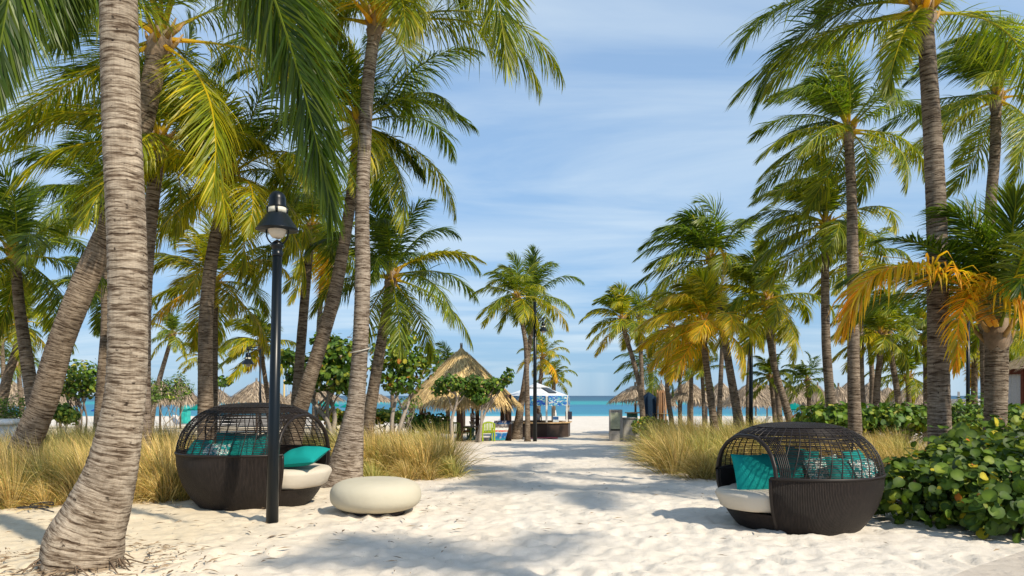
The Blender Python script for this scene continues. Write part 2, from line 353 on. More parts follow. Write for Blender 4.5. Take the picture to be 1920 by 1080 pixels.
# ------------------------------------------------------------------ palms
WIND = np.array([-1.0, .15, 0.0])
DK, MD, LM, YL, OR = np.array((.022, .050, .006)), np.array((.060, .108, .008)), np.array((.20, .24, .010)), np.array((.50, .38, .012)), np.array((.72, .33, .020))
def ramp_col(k):
    return np.array([np.interp(k, [0, .25, .5, .75, 1.0], [DK[i], MD[i], LM[i], YL[i], OR[i]]) for i in range(3)])
def leaflets(mb, P, ll, lw, nl, yel, grav=.5, wind=.25, side0=None, r=rng, petiole=.16, vee=.25, steps=3):
    """P: rachis points (n,3). Adds two rows of leaflets."""
    T = nrm(np.gradient(P, axis=0)); n = len(P)
    ch = P[-1] - P[0]
    if side0 is None:
        side0 = np.cross(ch, (0, 0, 1.0))
        if np.linalg.norm(side0) < .1: side0 = np.array((1.0, 0, 0))
    side0 = side0 / np.linalg.norm(side0)
    u = np.linspace(petiole, 1.0, nl); u = np.concatenate([u, u]) + r.normal(0, .25 / nl, nl * 2); u = np.clip(u, petiole, .999)
    sg = np.concatenate([np.ones(nl), -np.ones(nl)])
    x = u * (n - 1); i0 = np.clip(x.astype(int), 0, n - 2); fr = (x - i0)[:, None]
    p = P[i0] * (1 - fr) + P[i0 + 1] * fr; t = nrm(T[i0] * (1 - fr) + T[i0 + 1] * fr)
    sd_ = nrm(side0 - t * (t @ side0)[:, None]); nn = np.cross(sd_, t)
    a = np.radians(np.interp(u, [0, .5, 1], [72, 52, 14]) + r.normal(0, 7.5, nl * 2))
    ln = ll * np.interp(u, [0, petiole, .3, .55, .8, .93, 1], [.3, .45, .9, 1.0, .82, .55, .36]) * r.uniform(.82, 1.1, nl * 2)
    v = vee + r.normal(0, .20, nl * 2)
    d = np.cos(a)[:, None] * t + np.sin(a)[:, None] * (np.cos(v)[:, None] * sg[:, None] * sd_ + np.sin(v)[:, None] * nn)
    wv = nrm(t - d * np.sum(t * d, 1)[:, None]); wv = nrm(wv + nn * r.normal(0, .35, (nl * 2, 1)))
    g = grav * r.uniform(.7, 1.3, nl * 2)
    pts = [p]; q = p
    for k in range(steps):
        f_ = (k + .6) / steps
        d = nrm(d + np.array((0, 0, -1.0)) * (g * f_)[:, None] + WIND * (wind * f_))
        q = q + d * (ln / steps)[:, None]; pts.append(q)
    wid = [.55, 1.0, .75, 0.0] if steps == 3 else [.6, 1, 0]
    cr_ = r.uniform(.6, 1.4, nl * 2)
    base = np.array([ramp_col(min(1, max(0, yel + e))) for e in (-.18, -.08, 0, .08, .2)])
    cb = base[r.integers(0, 5, nl * 2)] * cr_[:, None]
    tip = ramp_col(min(1, yel + .25)) * .9
    vv = []; cc = []
    for k in range(steps + 1):
        f_ = k / steps; c = cb * (1 - .45 * f_ ** 2) + tip * (.45 * f_ ** 2)
        if k < steps:
            vv += [pts[k] - wv * lw * wid[k] / 2, pts[k] + wv * lw * wid[k] / 2]; cc += [c, c]
        else: vv.append(pts[k]); cc.append(c)
    m = 2 * steps + 1; V = np.stack(vv, 1).reshape(-1, 3); C = np.stack(cc, 1).reshape(-1, 3)
    o = np.arange(nl * 2)[:, None] * m
    f4 = np.concatenate([np.array([[2 * k, 2 * k + 1, 2 * k + 3, 2 * k + 2]]) + o for k in range(steps - 1)])
    f3 = np.array([[2 * steps - 2, 2 * steps - 1, 2 * steps]]) + o
    mb.add(V, f4=f4, f3=f3, col=C)
def rachis(mb, P, r0, yel):
    n = len(P); c = ramp_col(min(.95, yel + .25)) * 1.1; u = np.linspace(0, 1, n); k = np.exp(-(u / .10) ** 2)[:, None]
    foot = np.array((.62, .36, .03)) if yel > .2 else np.array((.30, .28, .04))
    tube(mb, P, (1 - .82 * u + 1.3 * k[:, 0]) * r0, 5, c[None, :] * (1 - k) + foot[None, :] * k, caps=False)
def frond(mb, b, az, el, L, droop, wind, nl, ll, lw, yel, r, r0=.022):
    n = 16; d = np.array((math.cos(az) * math.cos(el), math.sin(az) * math.cos(el), math.sin(el))); P = [np.array(b)]; h = L / n
    for k in range(n):
        s = k / n; d = d + np.array((0, 0, -1.0)) * droop * (.30 + 1.6 * s * s + .5 * s) + WIND * wind * (.3 + s); d = d / np.linalg.norm(d)
        P.append(P[-1] + d * h)
    P = np.array(P); rachis(mb, P, r0, yel)
    s0 = np.array((-math.sin(az), math.cos(az), 0))
    leaflets(mb, P, ll, lw, nl, yel, grav=.38, wind=.16 + wind, side0=s0, r=r)
def bez(a, b, c, n=18):
    t = np.linspace(0, 1, n)[:, None]; return (1 - t) ** 2 * np.array(a) + 2 * t * (1 - t) * np.array(b) + t * t * np.array(c)
def palm(label, path, Z, L=2.6, n=18, yel=.3, seed=1, wind=.06, droop=.10, flare=.35, group=None, near=False, fr=(), els=(84, -32), nl=None, ll=None, crown=True, dead=0, col=(.26, .215, .17), lw=None, bot=None):
    """path: (px, py, width px) from the ground up to the foot of the crown; Z: distance from the camera."""
    r = np.random.default_rng(seed)
    pts = [list(W(p[0], p[1], Z + (p[3] if len(p) > 3 else 0))) + [p[2] * (Z + (p[3] if len(p) > 3 else 0)) / F / 2] for p in path]
    g = G(pts[0][1]) - .06
    if pts[0][2] > g + .05:
        q = np.array(pts[0]); d = np.array(pts[0]) - np.array(pts[1]); k = (g - q[2]) / min(-.2, d[2]); pts.insert(0, list(q[:3] + np.clip(d[:3] * k, -.8, .8) * np.array((1, 1, 0)) * .6 + np.array((0, 0, g - q[2]))) + [q[3] * 1.06])
    base = (pts[0][0], pts[0][1], G(pts[0][1]))
    root = thing('coconut_palm', label, 'palm tree', base, group)
    P = resample(catmull(pts, 10), .028 if near else (.09 if Z < 26 else .22))
    T = nrm(np.gradient(P[:, :3], axis=0)); lean = np.sqrt(np.clip(1 - T[:, 0] ** 2, .3, 1)); rad = P[:, 3] * lean
    s = np.concatenate([[0], np.cumsum(np.linalg.norm(np.diff(P[:, :3], axis=0), axis=1))])
    rad = rad * (1 + flare * np.exp(-s / .28))
    nv = 40 if near else 12
    sp = .085
    def rf(l, th):
        a = .012 * np.sin(3 * th + 2 * l) + .01 * np.sin(5 * th - 1.3 * l + seed)
        ringp = (l + .012 * np.sin(2 * th + seed) + .02 * np.sin(l * 3.1)) / sp
        ring = (ringp % 1.0) * .035 * np.interp(l, [.2, 1.2], [.1, 1.0]) if near else .02 * np.sin(ringp * 2 * math.pi)
        lump = np.exp(-l / .35) * (.07 * np.sin(4 * th + seed) + .04 * np.sin(9 * th))
        return 1 + a + ring + lump
    mb = MB(); cc = np.array(col)[None, :] * (1 + .0 * s[:, None])
    tube(mb, P[:, :3], rad, nv, cc * np.ones((len(s), 3)), rfun=rf, tc0=seed * 3.7)
    mb.build('trunk', M_trunk, root)
    if not crown: return root
    top = P[-1, :3]; tr = max(.09, rad[-1]); d = T[-1]
    # fibrous boot: swollen head with stubs of old leaf bases
    mb = MB(); bl = min(.55, tr * 3.6)
    k = np.linspace(-.5, 1, 10); pr = np.interp(k, [-.5, -.2, .05, .4, .8, 1], [1.0, 1.16, 1.38, 1.25, .9, .4]) * tr * (1 if tr < .14 else .9)
    tube(mb, [top + d * bl * q for q in k], pr, 12, (.25, .18, .12), rfun=lambda l, th: 1 + .12 * np.sin(5 * th + l * 14) + .07 * np.sin(11 * th + l * 31))
    for q in range(9):
        a = q * 2.4; o = np.array((math.cos(a), math.sin(a), 0)); p0 = top + d * bl * (-.1 + .08 * q) + o * tr * .8; L_ = bl * r.uniform(.35, .7)
        tube(mb, [p0, p0 + o * L_ * .45 + d * L_ * .5, p0 + o * L_ * .7 + d * L_ * 1.0], [min(.05, tr * .42), min(.035, tr * .3), .012], 5, np.array([(.36, .23, .10), (.42, .25, .08), (.30, .2, .1)]) * r.uniform(.7, 1.2))
    mb.build('crownshaft', M_wood, root)
    cb = top + d * bl * .7
    far = Z > 26
    if nl is None: nl = 125 if near else (92 if not far else (62 if Z < 42 else 44))
    else: nl = int(nl * 1.6)
    n = int(round(n * 1.08)) if Z > 12.5 else n
    if ll is None: ll = L * .30
    else: ll *= 1.05
    lw = (.023 if Z < 15 else .027) if near else (.030 if not far else .043)
    mb = MB()
    for i in range(n):
        k = (i + .5) / n; az = i * 2.39996 + r.normal(0, .2) + seed
        el = R(els[0] + (els[1] - els[0]) * k ** 1.1 + r.normal(0, 6)); Lk = L * np.interp(k, [0, .15, .4, 1], [.62, .85, 1, .95]) * r.uniform(.88, 1.08)
        y = yel + (k - .5) * .20 + r.normal(0, .06) + (.22 if k > .75 and r.uniform() < .09 else 0)
        frond(mb, cb - d * bl * .5 * k, az, el, Lk, droop * r.uniform(.8, 1.2), wind, nl, ll, lw, y, r, .026 if near else .022)
    # spear
    frond(mb, cb, seed, R(86), L * .55, .02, wind * .6, max(16, nl // 2), ll * .5, lw, yel + .2, r)
    for f in fr:
        A, B, C_ = [np.array(W(q[0], q[1], Z + (q[2] if len(q) > 2 else 0))) for q in f[0]]
        P_ = bez(A, B, C_, 24); yy = f[1]; l_ = f[2]; kw = f[3] if len(f) > 3 else {}; kw['nl'] = int(kw.get('nl', 80) * 2.0)
        rachis(mb, P_, .028, yy); leaflets(mb, P_, l_, lw, kw.pop('nl', nl), yy, r=r, **kw)
    mb.build('crown', M_leaf, root, smooth=False)
    return root
def orange_frond(root, Z, pts, yel, ll, label, nl=150, grav=.85, **kw):
    P_ = resample(catmull([list(W(p[0], p[1], Z + (p[2] if len(p) > 2 else 0))) for p in pts], 8), .1)
    mb = MB(); r = np.random.default_rng(len(pts)); rachis(mb, P_, .02, yel); leaflets(mb, P_, ll, .036, nl, yel, grav=grav, wind=.06, r=r, petiole=.10, **kw)
    mb.build('frond', M_leaf, root, smooth=False, label=label)

GL, GR = 'coconut palms left of the sandy path', 'coconut palms right of the sandy path'
# --- left, near
P1 = palm('largest nearest palm with thick grey ringed trunk flaring onto the sand at the left', [(152, 1064, 138), (162, 1010, 142), (186, 950, 118), (210, 880, 92), (226, 800, 76), (237, 720, 69), (240, 600, 68), (237, 450, 67), (229, 250, 66), (223, 0, 64), (220, -250, 60), (224, -430, 54)], 6.75,
     L=3.9, n=7, yel=.22, seed=3, near=True, flare=.06, group=GL, col=(.40, .345, .28), els=(84, 25), wind=.05, ll=1.0, nl=80,
     fr=[(((226, -450, 0), (500, -230, .2), (622, 395, .5)), .16, .98, dict(grav=.45, wind=.0, nl=150, petiole=.25, side0=(.8, -.4, .3))),
         (((226, -450, 0), (400, -200, .5), (520, 90, .9)), .36, .9, dict(grav=.6, wind=.0, nl=110, petiole=.3, side0=(.7, -.5, .3))),
         (((226, -450, 0), (60, -330, -.2), (-10, 150, -.4)), .12, .98, dict(grav=.5, wind=-.12, nl=130, petiole=.25, side0=(.9, .3, .1))),
         (((226, -450, 0), (140, -420, .5), (120, 60, .5)), .12, .95, dict(grav=.6, wind=.0, nl=120, petiole=.25, side0=(.9, .3, .1))),
         (((226, -450, 0), (380, -330, 1.0), (345, -60, 1.2)), .24, .9, dict(grav=.6, wind=.1, nl=90, petiole=.3))])
def roots(root, cx, cy, rad, n):
    mb = MB(); r = np.random.default_rng(21)
    for i in range(n):
        a = r.uniform(0, 2 * math.pi); R1 = rad * r.uniform(.9, 1.05); l = abs(r.normal(0, .12)) + .05; b = a + r.normal(0, .5)
        p = np.array((cx + R1 * math.cos(a), cy + R1 * .8 * math.sin(a), r.uniform(.10, .18))); e = p + np.array((math.cos(b) * l, math.sin(b) * l, -p[2] + .065))
        tube(mb, [p, (p + e) / 2 + np.array((0, 0, .02)), e, e + (e - p) * .3 * np.array((1, 1, 0)) - np.array((0, 0, .02))], [.008, .007, .006, .004], 5, np.array((.17, .12, .08)) * r.uniform(.6, 1.4), caps=False)
    mb.build('roots', M_wood, root, kind='stuff')
roots(P1, X(152, 6.75), 6.75, .34, 34)
P2 = palm('thick palm leaning steeply right behind the largest trunk at the left', [(28, 945, 62), (43, 850, 54), (62, 803, 52), (84, 748, 49), (113, 645, 46), (157, 533, 48), (203, 430, 44), (240, 330, 40), (266, 240, 38), (284, 160, 37), (297, 95, 37)], 13.0,
     L=4.1, n=16, yel=.38, seed=5, near=True, flare=.1, group=GL, wind=.05, nl=74, ll=1.05, lw=.03, col=(.28, .23, .18))
P12 = palm('tall pale palm with flared base right beside the left wicker daybed', [(640, 905, 72), (652, 850, 56), (662, 790, 40), (669, 740, 32), (676, 640, 29), (680, 520, 28), (679, 400, 26), (683, 280, 24), (690, 160, 23), (702, 60, 22)], 14.2,
     L=4.1, n=15, yel=.36, seed=8, near=True, flare=.28, group=GL, col=(.34, .295, .25), els=(84, 8), wind=.03, ll=1.05, nl=72,
     fr=[(((708, 20, 0), (910, -300, -1.2), (950, 118, -1.6)), .34, 1.25, dict(grav=.28, wind=.0, nl=120, side0=(.9, -.2, .15))),
         (((708, 20, 0), (800, -140, .5), (875, 20, .8)), .36, 1.0, dict(grav=.6, nl=80)),
         (((708, 20, 0), (640, -80, -1), (520, 60, -1.6)), .38, 1.1, dict(grav=.6, nl=80)),
         (((708, 20, 0), (600, -20, 0), (590, 140, .6)), .42, 1.0, dict(grav=.6, nl=80)),
         (((708, 20, 0), (760, -60, -1), (760, 60, -1.3)), .42, 1.0, dict(grav=.6, nl=80))])
P11 = palm('palm with trunk slanting up right behind the left daybed roof', [(553, 800, 36), (570, 745, 30), (598, 655, 26), (625, 560, 25), (643, 470, 22), (658, 370, 20), (667, 290, 18), (670, 245, 17)], 16.5,
     L=3.2, n=20, yel=.30, seed=12, group=GL, near=True, nl=64, ll=.78, lw=.04, wind=.05,
     fr=[(((674, 225, 0), (760, 150, 0), (885, 235, 0)), .22, .85, dict(grav=.8, wind=.0)), (((674, 235, 0), (750, 270, .4), (792, 330, .5)), .2, .6, dict(grav=.8, wind=.0))])
palm('palm with upright dark trunk and fibrous orange head left of the daybed', [(386, 800, 29), (385, 700, 26), (386, 600, 25), (395, 500, 23), (411, 410, 21), (425, 345, 20)], 15.8, L=2.9, n=19, yel=.42, seed=15, group=GL, near=True, nl=60, ll=.72, lw=.04, wind=.05)
palm('bright yellow-green palm crown just behind the upright dark trunk', [(399, 800, 18), (400, 700, 16), (401, 600, 14), (402, 540, 13)], 21, L=2.6, n=18, yel=.52, seed=16, group=GL, wind=.02)
palm('dark slender palm partly hidden by the right side of the largest trunk', [(268, 830, 30), (268, 700, 27), (270, 560, 26), (279, 440, 25), (291, 330, 24), (296, 285, 23)], 14, L=2.8, n=18, yel=.40, seed=18, group=GL, near=True, nl=60, ll=.72, lw=.04, col=(.26, .22, .19))
palm('palm at the far left with full green crown and slightly curved trunk', [(68, 790, 25), (60, 740, 24), (48, 660, 22), (37, 580, 19), (29, 490, 17)], 17, L=2.7, n=20, yel=.28, seed=21, group=GL, near=True, nl=60, ll=.72, lw=.04)
palm('palm whose orange head shows just left of the largest trunk', [(186, 800, 20), (192, 700, 18), (198, 600, 16), (197, 480, 14), (191, 370, 13)], 22, L=2.9, n=18, yel=.30, seed=23, group=GL)
palm('palm hidden behind the largest trunk with fronds showing by the leaning palm', [(205, 770, 14), (208, 700, 12), (205, 620, 11), (190, 555, 10)], 28, L=2.3, n=14, yel=.22, seed=25, group=GL)
palm('small lone palm leaning right between the two left trunks', [(288, 760, 11), (298, 715, 9.5), (311, 670, 8), (322, 632, 7)], 45, L=2.0, n=15, yel=.34, seed=27, group=GL, wind=.02)
palm('small palm crown peeping out behind the upright dark trunk', [(382, 770, 8), (381, 720, 7), (379, 672, 6)], 52, L=2.0, n=14, yel=.44, seed=28, group=GL)
palm('yellow-green palm at the left edge with trunk leaning right', [(2, 760, 20), (15, 705, 17), (31, 655, 14), (37, 610, 12)], 30, L=2.7, n=16, yel=.44, seed=31, group=GL)
palm('small palm low at the left edge before a thatched umbrella', [(40, 760, 9), (37, 720, 8), (34, 690, 7)], 50, L=1.9, n=13, yel=.24, seed=33, group=GL)
palm('dark thin palm at the extreme left edge', [(8, 740, 9), (6, 690, 8), (3, 640, 7)], 42, L=2.2, n=14, yel=.24, seed=34, group=GL)
palm('palm standing behind the near lamp post with a grey straight trunk', [(553, 790, 21), (560, 700, 19), (568, 600, 18), (577, 500, 16), (583, 440, 15)], 21, L=2.7, n=18, yel=.36, seed=36, group=GL)
palm('thin pale palm between two thicker trunks right of the near lamp post', [(590, 780, 11), (596, 650, 10), (603, 540, 9), (607, 490, 8)], 30, L=2.4, n=15, yel=.42, seed=37, group=GL)
palm('palm with windblown olive crown left of the near lamp post', [(505, 770, 9), (500, 730, 9), (493, 680, 8), (491, 650, 8)], 31, L=2.1, n=17, yel=.42, seed=39, group=GL, wind=.09)
palm('palm right of the tall pale trunk with green crown in the open sky', [(690, 800, 24), (697, 750, 22), (712, 660, 20), (725, 580, 18), (732, 530, 17)], 19, L=2.75, n=19, yel=.26, seed=41, group=GL, near=True, nl=56, ll=.7, lw=.04, wind=.0,
     fr=[(((736, 510, 0), (830, 450, 0), (905, 490, 0)), .5, .5, dict(grav=.6, wind=0))])
palm('small palm crown above the sea grape trees', [(736, 770, 8), (735, 700, 7), (735, 640, 7)], 45, L=1.7, n=13, yel=.22, seed=43, group=GL)
palm('small palm crown showing behind the big thatched hut roof', [(840, 770, 8), (840, 720, 7), (840, 690, 7)], 50, L=2.0, n=13, yel=.22, seed=44, group=GL)
palm('left-hand one of two crossing palms in front of the beach kiosk, wide foot', [(969, 818, 20), (975, 770, 14), (982, 730, 11), (989, 675, 9), (996, 620, 8.5), (998, 562, 8)], 41, L=3.1, n=18, yel=.30, seed=46, group=GL, wind=.0)
palm('darker straight-footed one of two crossing palms in front of the beach kiosk', [(989, 829, 10), (989, 770, 9.5), (988, 715, 9), (986, 650, 8.5), (979, 605, 8), (970, 562, 8)], 38, L=2.7, n=17, yel=.42, seed=47, group=GL, wind=.04)
palm('yellowish palm behind the lamp post beside the kiosk', [(1009, 790, 9), (1011, 735, 8), (1015, 700, 8), (1017, 675, 7)], 52, L=2.2, n=17, yel=.50, seed=49, group=GL, wind=.03)
palm('green palm rising behind the white kiosk roof', [(1038, 790, 8), (1038, 750, 8), (1038, 715, 8)], 54, L=1.9, n=14, yel=.34, seed=51, group=GL, wind=.0)
# --- right
palm('first palm right of the open beach with curved trunk', [(1206, 795, 11), (1200, 730, 10), (1187, 675, 9), (1175, 635, 9), (1168, 605, 9)], 38, L=2.3, n=19, yel=.46, seed=61, group=GR, wind=.07)
palm('straight palm directly behind the first curved palm by the open beach', [(1207, 790, 9), (1203, 700, 8), (1201, 640, 8), (1200, 600, 8)], 44, L=2.2, n=14, yel=.42, seed=62, group=GR)
palm('low green palm above the first thatched umbrella right of the beach gap', [(1221, 775, 8), (1221, 730, 8), (1219, 695, 7)], 46, L=2.6, n=16, yel=.22, seed=63, group=GR)
palm('large wind-swept palm highest over the right umbrella row', [(1386, 800, 21), (1380, 760, 17), (1366, 680, 15), (1353, 600, 14), (1340, 540, 12), (1334, 495, 12)], 27.5, L=3.1, n=21, yel=.30, seed=65, group=GR, wind=.10, els=(84, -20))
palm('bright golden palm standing in the grass right of the path', [(1341, 815, 17), (1337, 780, 15), (1328, 710, 13), (1321, 655, 12), (1319, 615, 11)], 22.5, L=2.35, n=20, yel=.60, seed=67, group=GR, wind=.08)
palm('slender palm with bent trunk left of the golden palm', [(1260, 795, 10), (1252, 740, 9), (1252, 690, 9), (1257, 620, 8)], 38, L=2.3, n=15, yel=.46, seed=69, group=GR)
palm('palm with broad crown and leaning trunk behind the right daybed', [(1484, 800, 17), (1470, 750, 14), (1455, 700, 13), (1444, 640, 12), (1438, 570, 11)], 27, L=2.8, n=21, yel=.40, seed=71, group=GR, wind=.07)
palm('palm directly behind the broad-crowned leaning palm', [(1462, 785, 11), (1456, 720, 9), (1451, 660, 8), (1450, 610, 8)], 39, L=2.2, n=14, yel=.40, seed=73, group=GR)
palm('small palm with reddish flower stalk beside the black pole', [(1453, 785, 9), (1449, 745, 8), (1445, 712, 7)], 40, L=1.7, n=15, yel=.30, seed=74, group=GR, wind=.02)
palm('small palm left behind the golden palm trunk', [(1320, 775, 8), (1318, 730, 7), (1316, 698, 7)], 46, L=1.8, n=13, yel=.30, seed=75, group=GR)
palm('palm with dark shaggy head between golden palm and slender palm', [(1296, 770, 8), (1296, 700, 8), (1296, 655, 7)], 48, L=2.2, n=14, yel=.24, seed=76, group=GR)
palm('thin palm over the second thatched umbrella', [(1275, 770, 8), (1275, 720, 7), (1275, 675, 7)], 50, L=2.0, n=12, yel=.24, seed=77, group=GR)
palm('palm trunk just left of the large wind-swept palm trunk', [(1348, 790, 10), (1351, 720, 9), (1354, 640, 8), (1352, 600, 8)], 36, L=2.2, n=13, yel=.42, seed=78, group=GR)
palm('small low palm before the umbrellas right of the leaning palm', [(1517, 785, 8), (1517, 750, 8), (1514, 718, 7)], 42, L=1.9, n=15, yel=.24, seed=79, group=GR)
palm('palm with dense mid-height crown left of the tall slim palm', [(1562, 795, 20), (1556, 740, 18), (1549, 640, 16), (1547, 530, 15), (1547, 430, 13)], 22, L=2.7, n=22, yel=.32, seed=81, group=GR, wind=.09)
palm('tall slim palm with swept crown high above the right daybed', [(1603, 795, 24), (1601, 740, 22), (1600, 640, 21), (1599, 500, 20), (1597, 380, 18), (1591, 255, 16)], 19, L=2.8, n=21, yel=.33, seed=83, group=GR, near=True, nl=60, ll=.72, lw=.04, wind=.08)
palm('palm crown half hidden behind the tall slim palm trunk', [(1616, 780, 14), (1614, 700, 12), (1612, 600, 11), (1608, 490, 10)], 31, L=2.5, n=16, yel=.42, seed=85, group=GR)
P36 = palm('tallest near palm at the right with dark ringed trunk rising from the sea grape', [(1766, 905, 46), (1763, 860, 42), (1760, 740, 38), (1759, 600, 36), (1757, 450, 35), (1752, 320, 33), (1744, 180, 30), (1734, 40, 28)], 12,
     L=3.5, n=13, yel=.34, seed=87, group=GR, near=True, wind=.06, ll=.85, nl=76, col=(.25, .21, .17), els=(84, -5), flare=.1,
     fr=[(((1732, 0, 0), (1480, -60, -.5), (1385, 90, -.9)), .27, .95, dict(grav=.55, wind=.05)),
         (((1732, 5, 0), (1500, -20, .4), (1420, 195, .6)), .22, 1.0, dict(grav=.45, wind=.1)),
         (((1732, 10, 0), (1690, 40, -.8), (1665, 165, -1.1)), .40, .6, dict(grav=.6, wind=.0)),
         (((1732, 0, 0), (1600, -80, 1), (1540, 30, 1.2)), .33, .8, dict(grav=.7, wind=.1))])
palm('tall palm near the right edge with crown bent left by the wind', [(1862, 790, 24), (1860, 640, 22), (1856, 500, 20), (1858, 380, 19), (1866, 280, 18), (1868, 195, 17)], 20.5, L=3.1, n=20, yel=.36, seed=89, group=GR, near=True, nl=60, ll=.75, lw=.04, wind=.12)
P38 = palm('short stout palm at the right edge with shaggy head and orange dying fronds', [(1866, 860, 40), (1866, 800, 38), (1868, 720, 38), (1869, 640, 38)], 12.2, L=2.7, n=13, yel=.24, seed=91, group=GR, near=True, els=(84, 18), wind=.03, nl=70, ll=.8, col=(.27, .23, .185),
     fr=[(((1862, 590, 0), (1780, 430, -.5), (1645, 452, -.9)), .16, .55, dict(grav=.3, wind=-.1)),
         (((1868, 590, 0), (1900, 450, -.5), (1905, 370, -.8)), .3, .8, dict(grav=.2, wind=0))])
orange_frond(P38, 12.0, [(1858, 610), (1815, 550, -.2), (1767, 514, -.4), (1700, 498, -.6), (1643, 514, -.8), (1610, 552, -.9), (1580, 615, -1)], .80, .95, 'long orange frond arching left')
orange_frond(P38, 12.0, [(1868, 610), (1850, 560, -.4), (1872, 535, -.7), (1925, 562, -1), (1965, 640, -1.2)], .83, .85, 'orange frond arching right')
orange_frond(P38, 12.0, [(1858, 605), (1825, 552, -.4), (1800, 590, -.6), (1796, 650, -.7), (1792, 690, -.7)], .82, .50, 'orange frond hanging straight down', 56)
palm('palm with brown shaggy head left of the tallest near trunk', [(1642, 790, 14), (1645, 720, 12), (1650, 670, 11), (1651, 635, 10)], 31, L=2.3, n=16, yel=.40, seed=93, group=GR)
palm('palm with two-bend trunk just left of the tallest near trunk', [(1688, 785, 13), (1680, 720, 11), (1670, 660, 10), (1667, 620, 9)], 33, L=2.3, n=16, yel=.34, seed=94, group=GR)
palm('palm seen close left of the tallest near trunk, straight pale stem', [(1737, 780, 12), (1737, 720, 11), (1736, 640, 10)], 34, L=2.2, n=15, yel=.38, seed=95, group=GR)
palm('thin dark palm leaning left behind the tall slim palm', [(1634, 780, 10), (1635, 700, 9), (1628, 640, 8), (1622, 600, 8)], 38, L=2.0, n=12, yel=.3, seed=96, group=GR)
palm('orange-headed palm left of the stout palm, behind it', [(1826, 780, 12), (1827, 720, 11), (1828, 660, 11)], 32, L=2.2, n=15, yel=.42, seed=97, group=GR)
palm('slim palm immediately left of the stout palm trunk', [(1846, 790, 13), (1845, 720, 12), (1842, 610, 11)], 28, L=2.4, n=15, yel=.34, seed=98, group=GR)
palm('low palm spreading over the umbrellas left of the tallest near trunk', [(1705, 775, 9), (1704, 740, 9), (1703, 712, 9)], 40, L=2.3, n=15, yel=.36, seed=99, group=GR)
palm('palm behind the white curtained cabana', [(1910, 780, 12), (1908, 700, 11), (1906, 640, 10)], 34, L=2.4, n=14, yel=.3, seed=100, group=GR)
palm('palm between golden palm and leaning palm, further back', [(1402, 780, 8), (1403, 720, 8), (1408, 640, 8), (1412, 600, 7)], 44, L=2.1, n=13, yel=.4, seed=101, group=GR)
# palms of the same grove beside and behind the viewer, whose shade reaches the path
for i, (x, y, h, L_) in enumerate(((8.9, 6.4, 9.2, 3.0), (7.2, -.2, 8.8, 2.8))):
    Zq = 20.0; px0 = CX + x / Zq * F
    rt = palm('palm of the grove beside the viewer, casting shade over the sand', [(px0, HY + CH * F / Zq, 22), (px0 + 6, HY + (CH - h * .5) * F / Zq, 20), (px0, HY + (CH - h) * F / Zq, 18)], Zq, L=L_, n=14 if i == 0 else 9, yel=.3, seed=120 + i, group='palms beside the viewer', wind=.05)
    rt.location.y += y - Zq; rt.location.z = 0

# ------------------------------------------------------------------ broadleaf plants, hedges, grass
def discs(mb, C, Nn, size, cols, k=6, elong=1.0, r=rng, cup=.18):
    """one small k-sided leaf per centre C with normal Nn"""
    n = len(C); Nn = nrm(Nn); a = nrm(np.cross(Nn, r.normal(size=(n, 3)))); b = np.cross(Nn, a)
    th = np.arange(k) * 2 * math.pi / k; s = np.broadcast_to(np.asarray(size, dtype=float), (n,))[:, None, None]
    V = C[:, None, :] + s * (np.cos(th)[None, :, None] * a[:, None, :] * elong + np.sin(th)[None, :, None] * b[:, None, :] + cup * (np.abs(np.sin(th)) - .5)[None, :, None] * Nn[:, None, :])
    V = np.concatenate([V, C[:, None, :] - s * 0.05 * Nn[:, None, :]], 1)
    o = np.arange(n)[:, None] * (k + 1)
    f3 = np.concatenate([np.array([[i, (i + 1) % k, k]]) + o for i in range(k)])
    cc = np.repeat(cols[:, None, :], k + 1, axis=1); cc[:, -1] = cols * 1.45 + np.array((.02, .02, .0)); cc = cc.reshape(-1, 3)
    mb.add(V.reshape(-1, 3), f3=f3, col=cc)
def lobes_pts(lobes, n, r, inner=.35, top=.3):
    L = np.array([(l[3] * l[4] * l[5]) ** (2 / 3) for l in lobes]); idx = r.choice(len(lobes), n, p=L / L.sum())
    c = np.array([l[:3] for l in lobes])[idx]; ra = np.array([l[3:6] for l in lobes])[idx]
    d = nrm(r.normal(size=(n, 3))); rad = r.uniform(inner, 1.0, n) ** .5 * (1 + .12 * r.normal(size=n))
    p = c + d * ra * rad[:, None]
    return p, nrm(d + np.array((0, 0, top)) + r.normal(0, .55, (n, 3)))
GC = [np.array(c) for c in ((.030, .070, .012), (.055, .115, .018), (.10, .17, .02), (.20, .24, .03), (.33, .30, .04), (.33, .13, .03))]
def pick(r, n, p): return np.array(GC)[r.choice(len(GC), n, p=np.array(p) / sum(p))] * r.uniform(.7, 1.25, (n, 1))
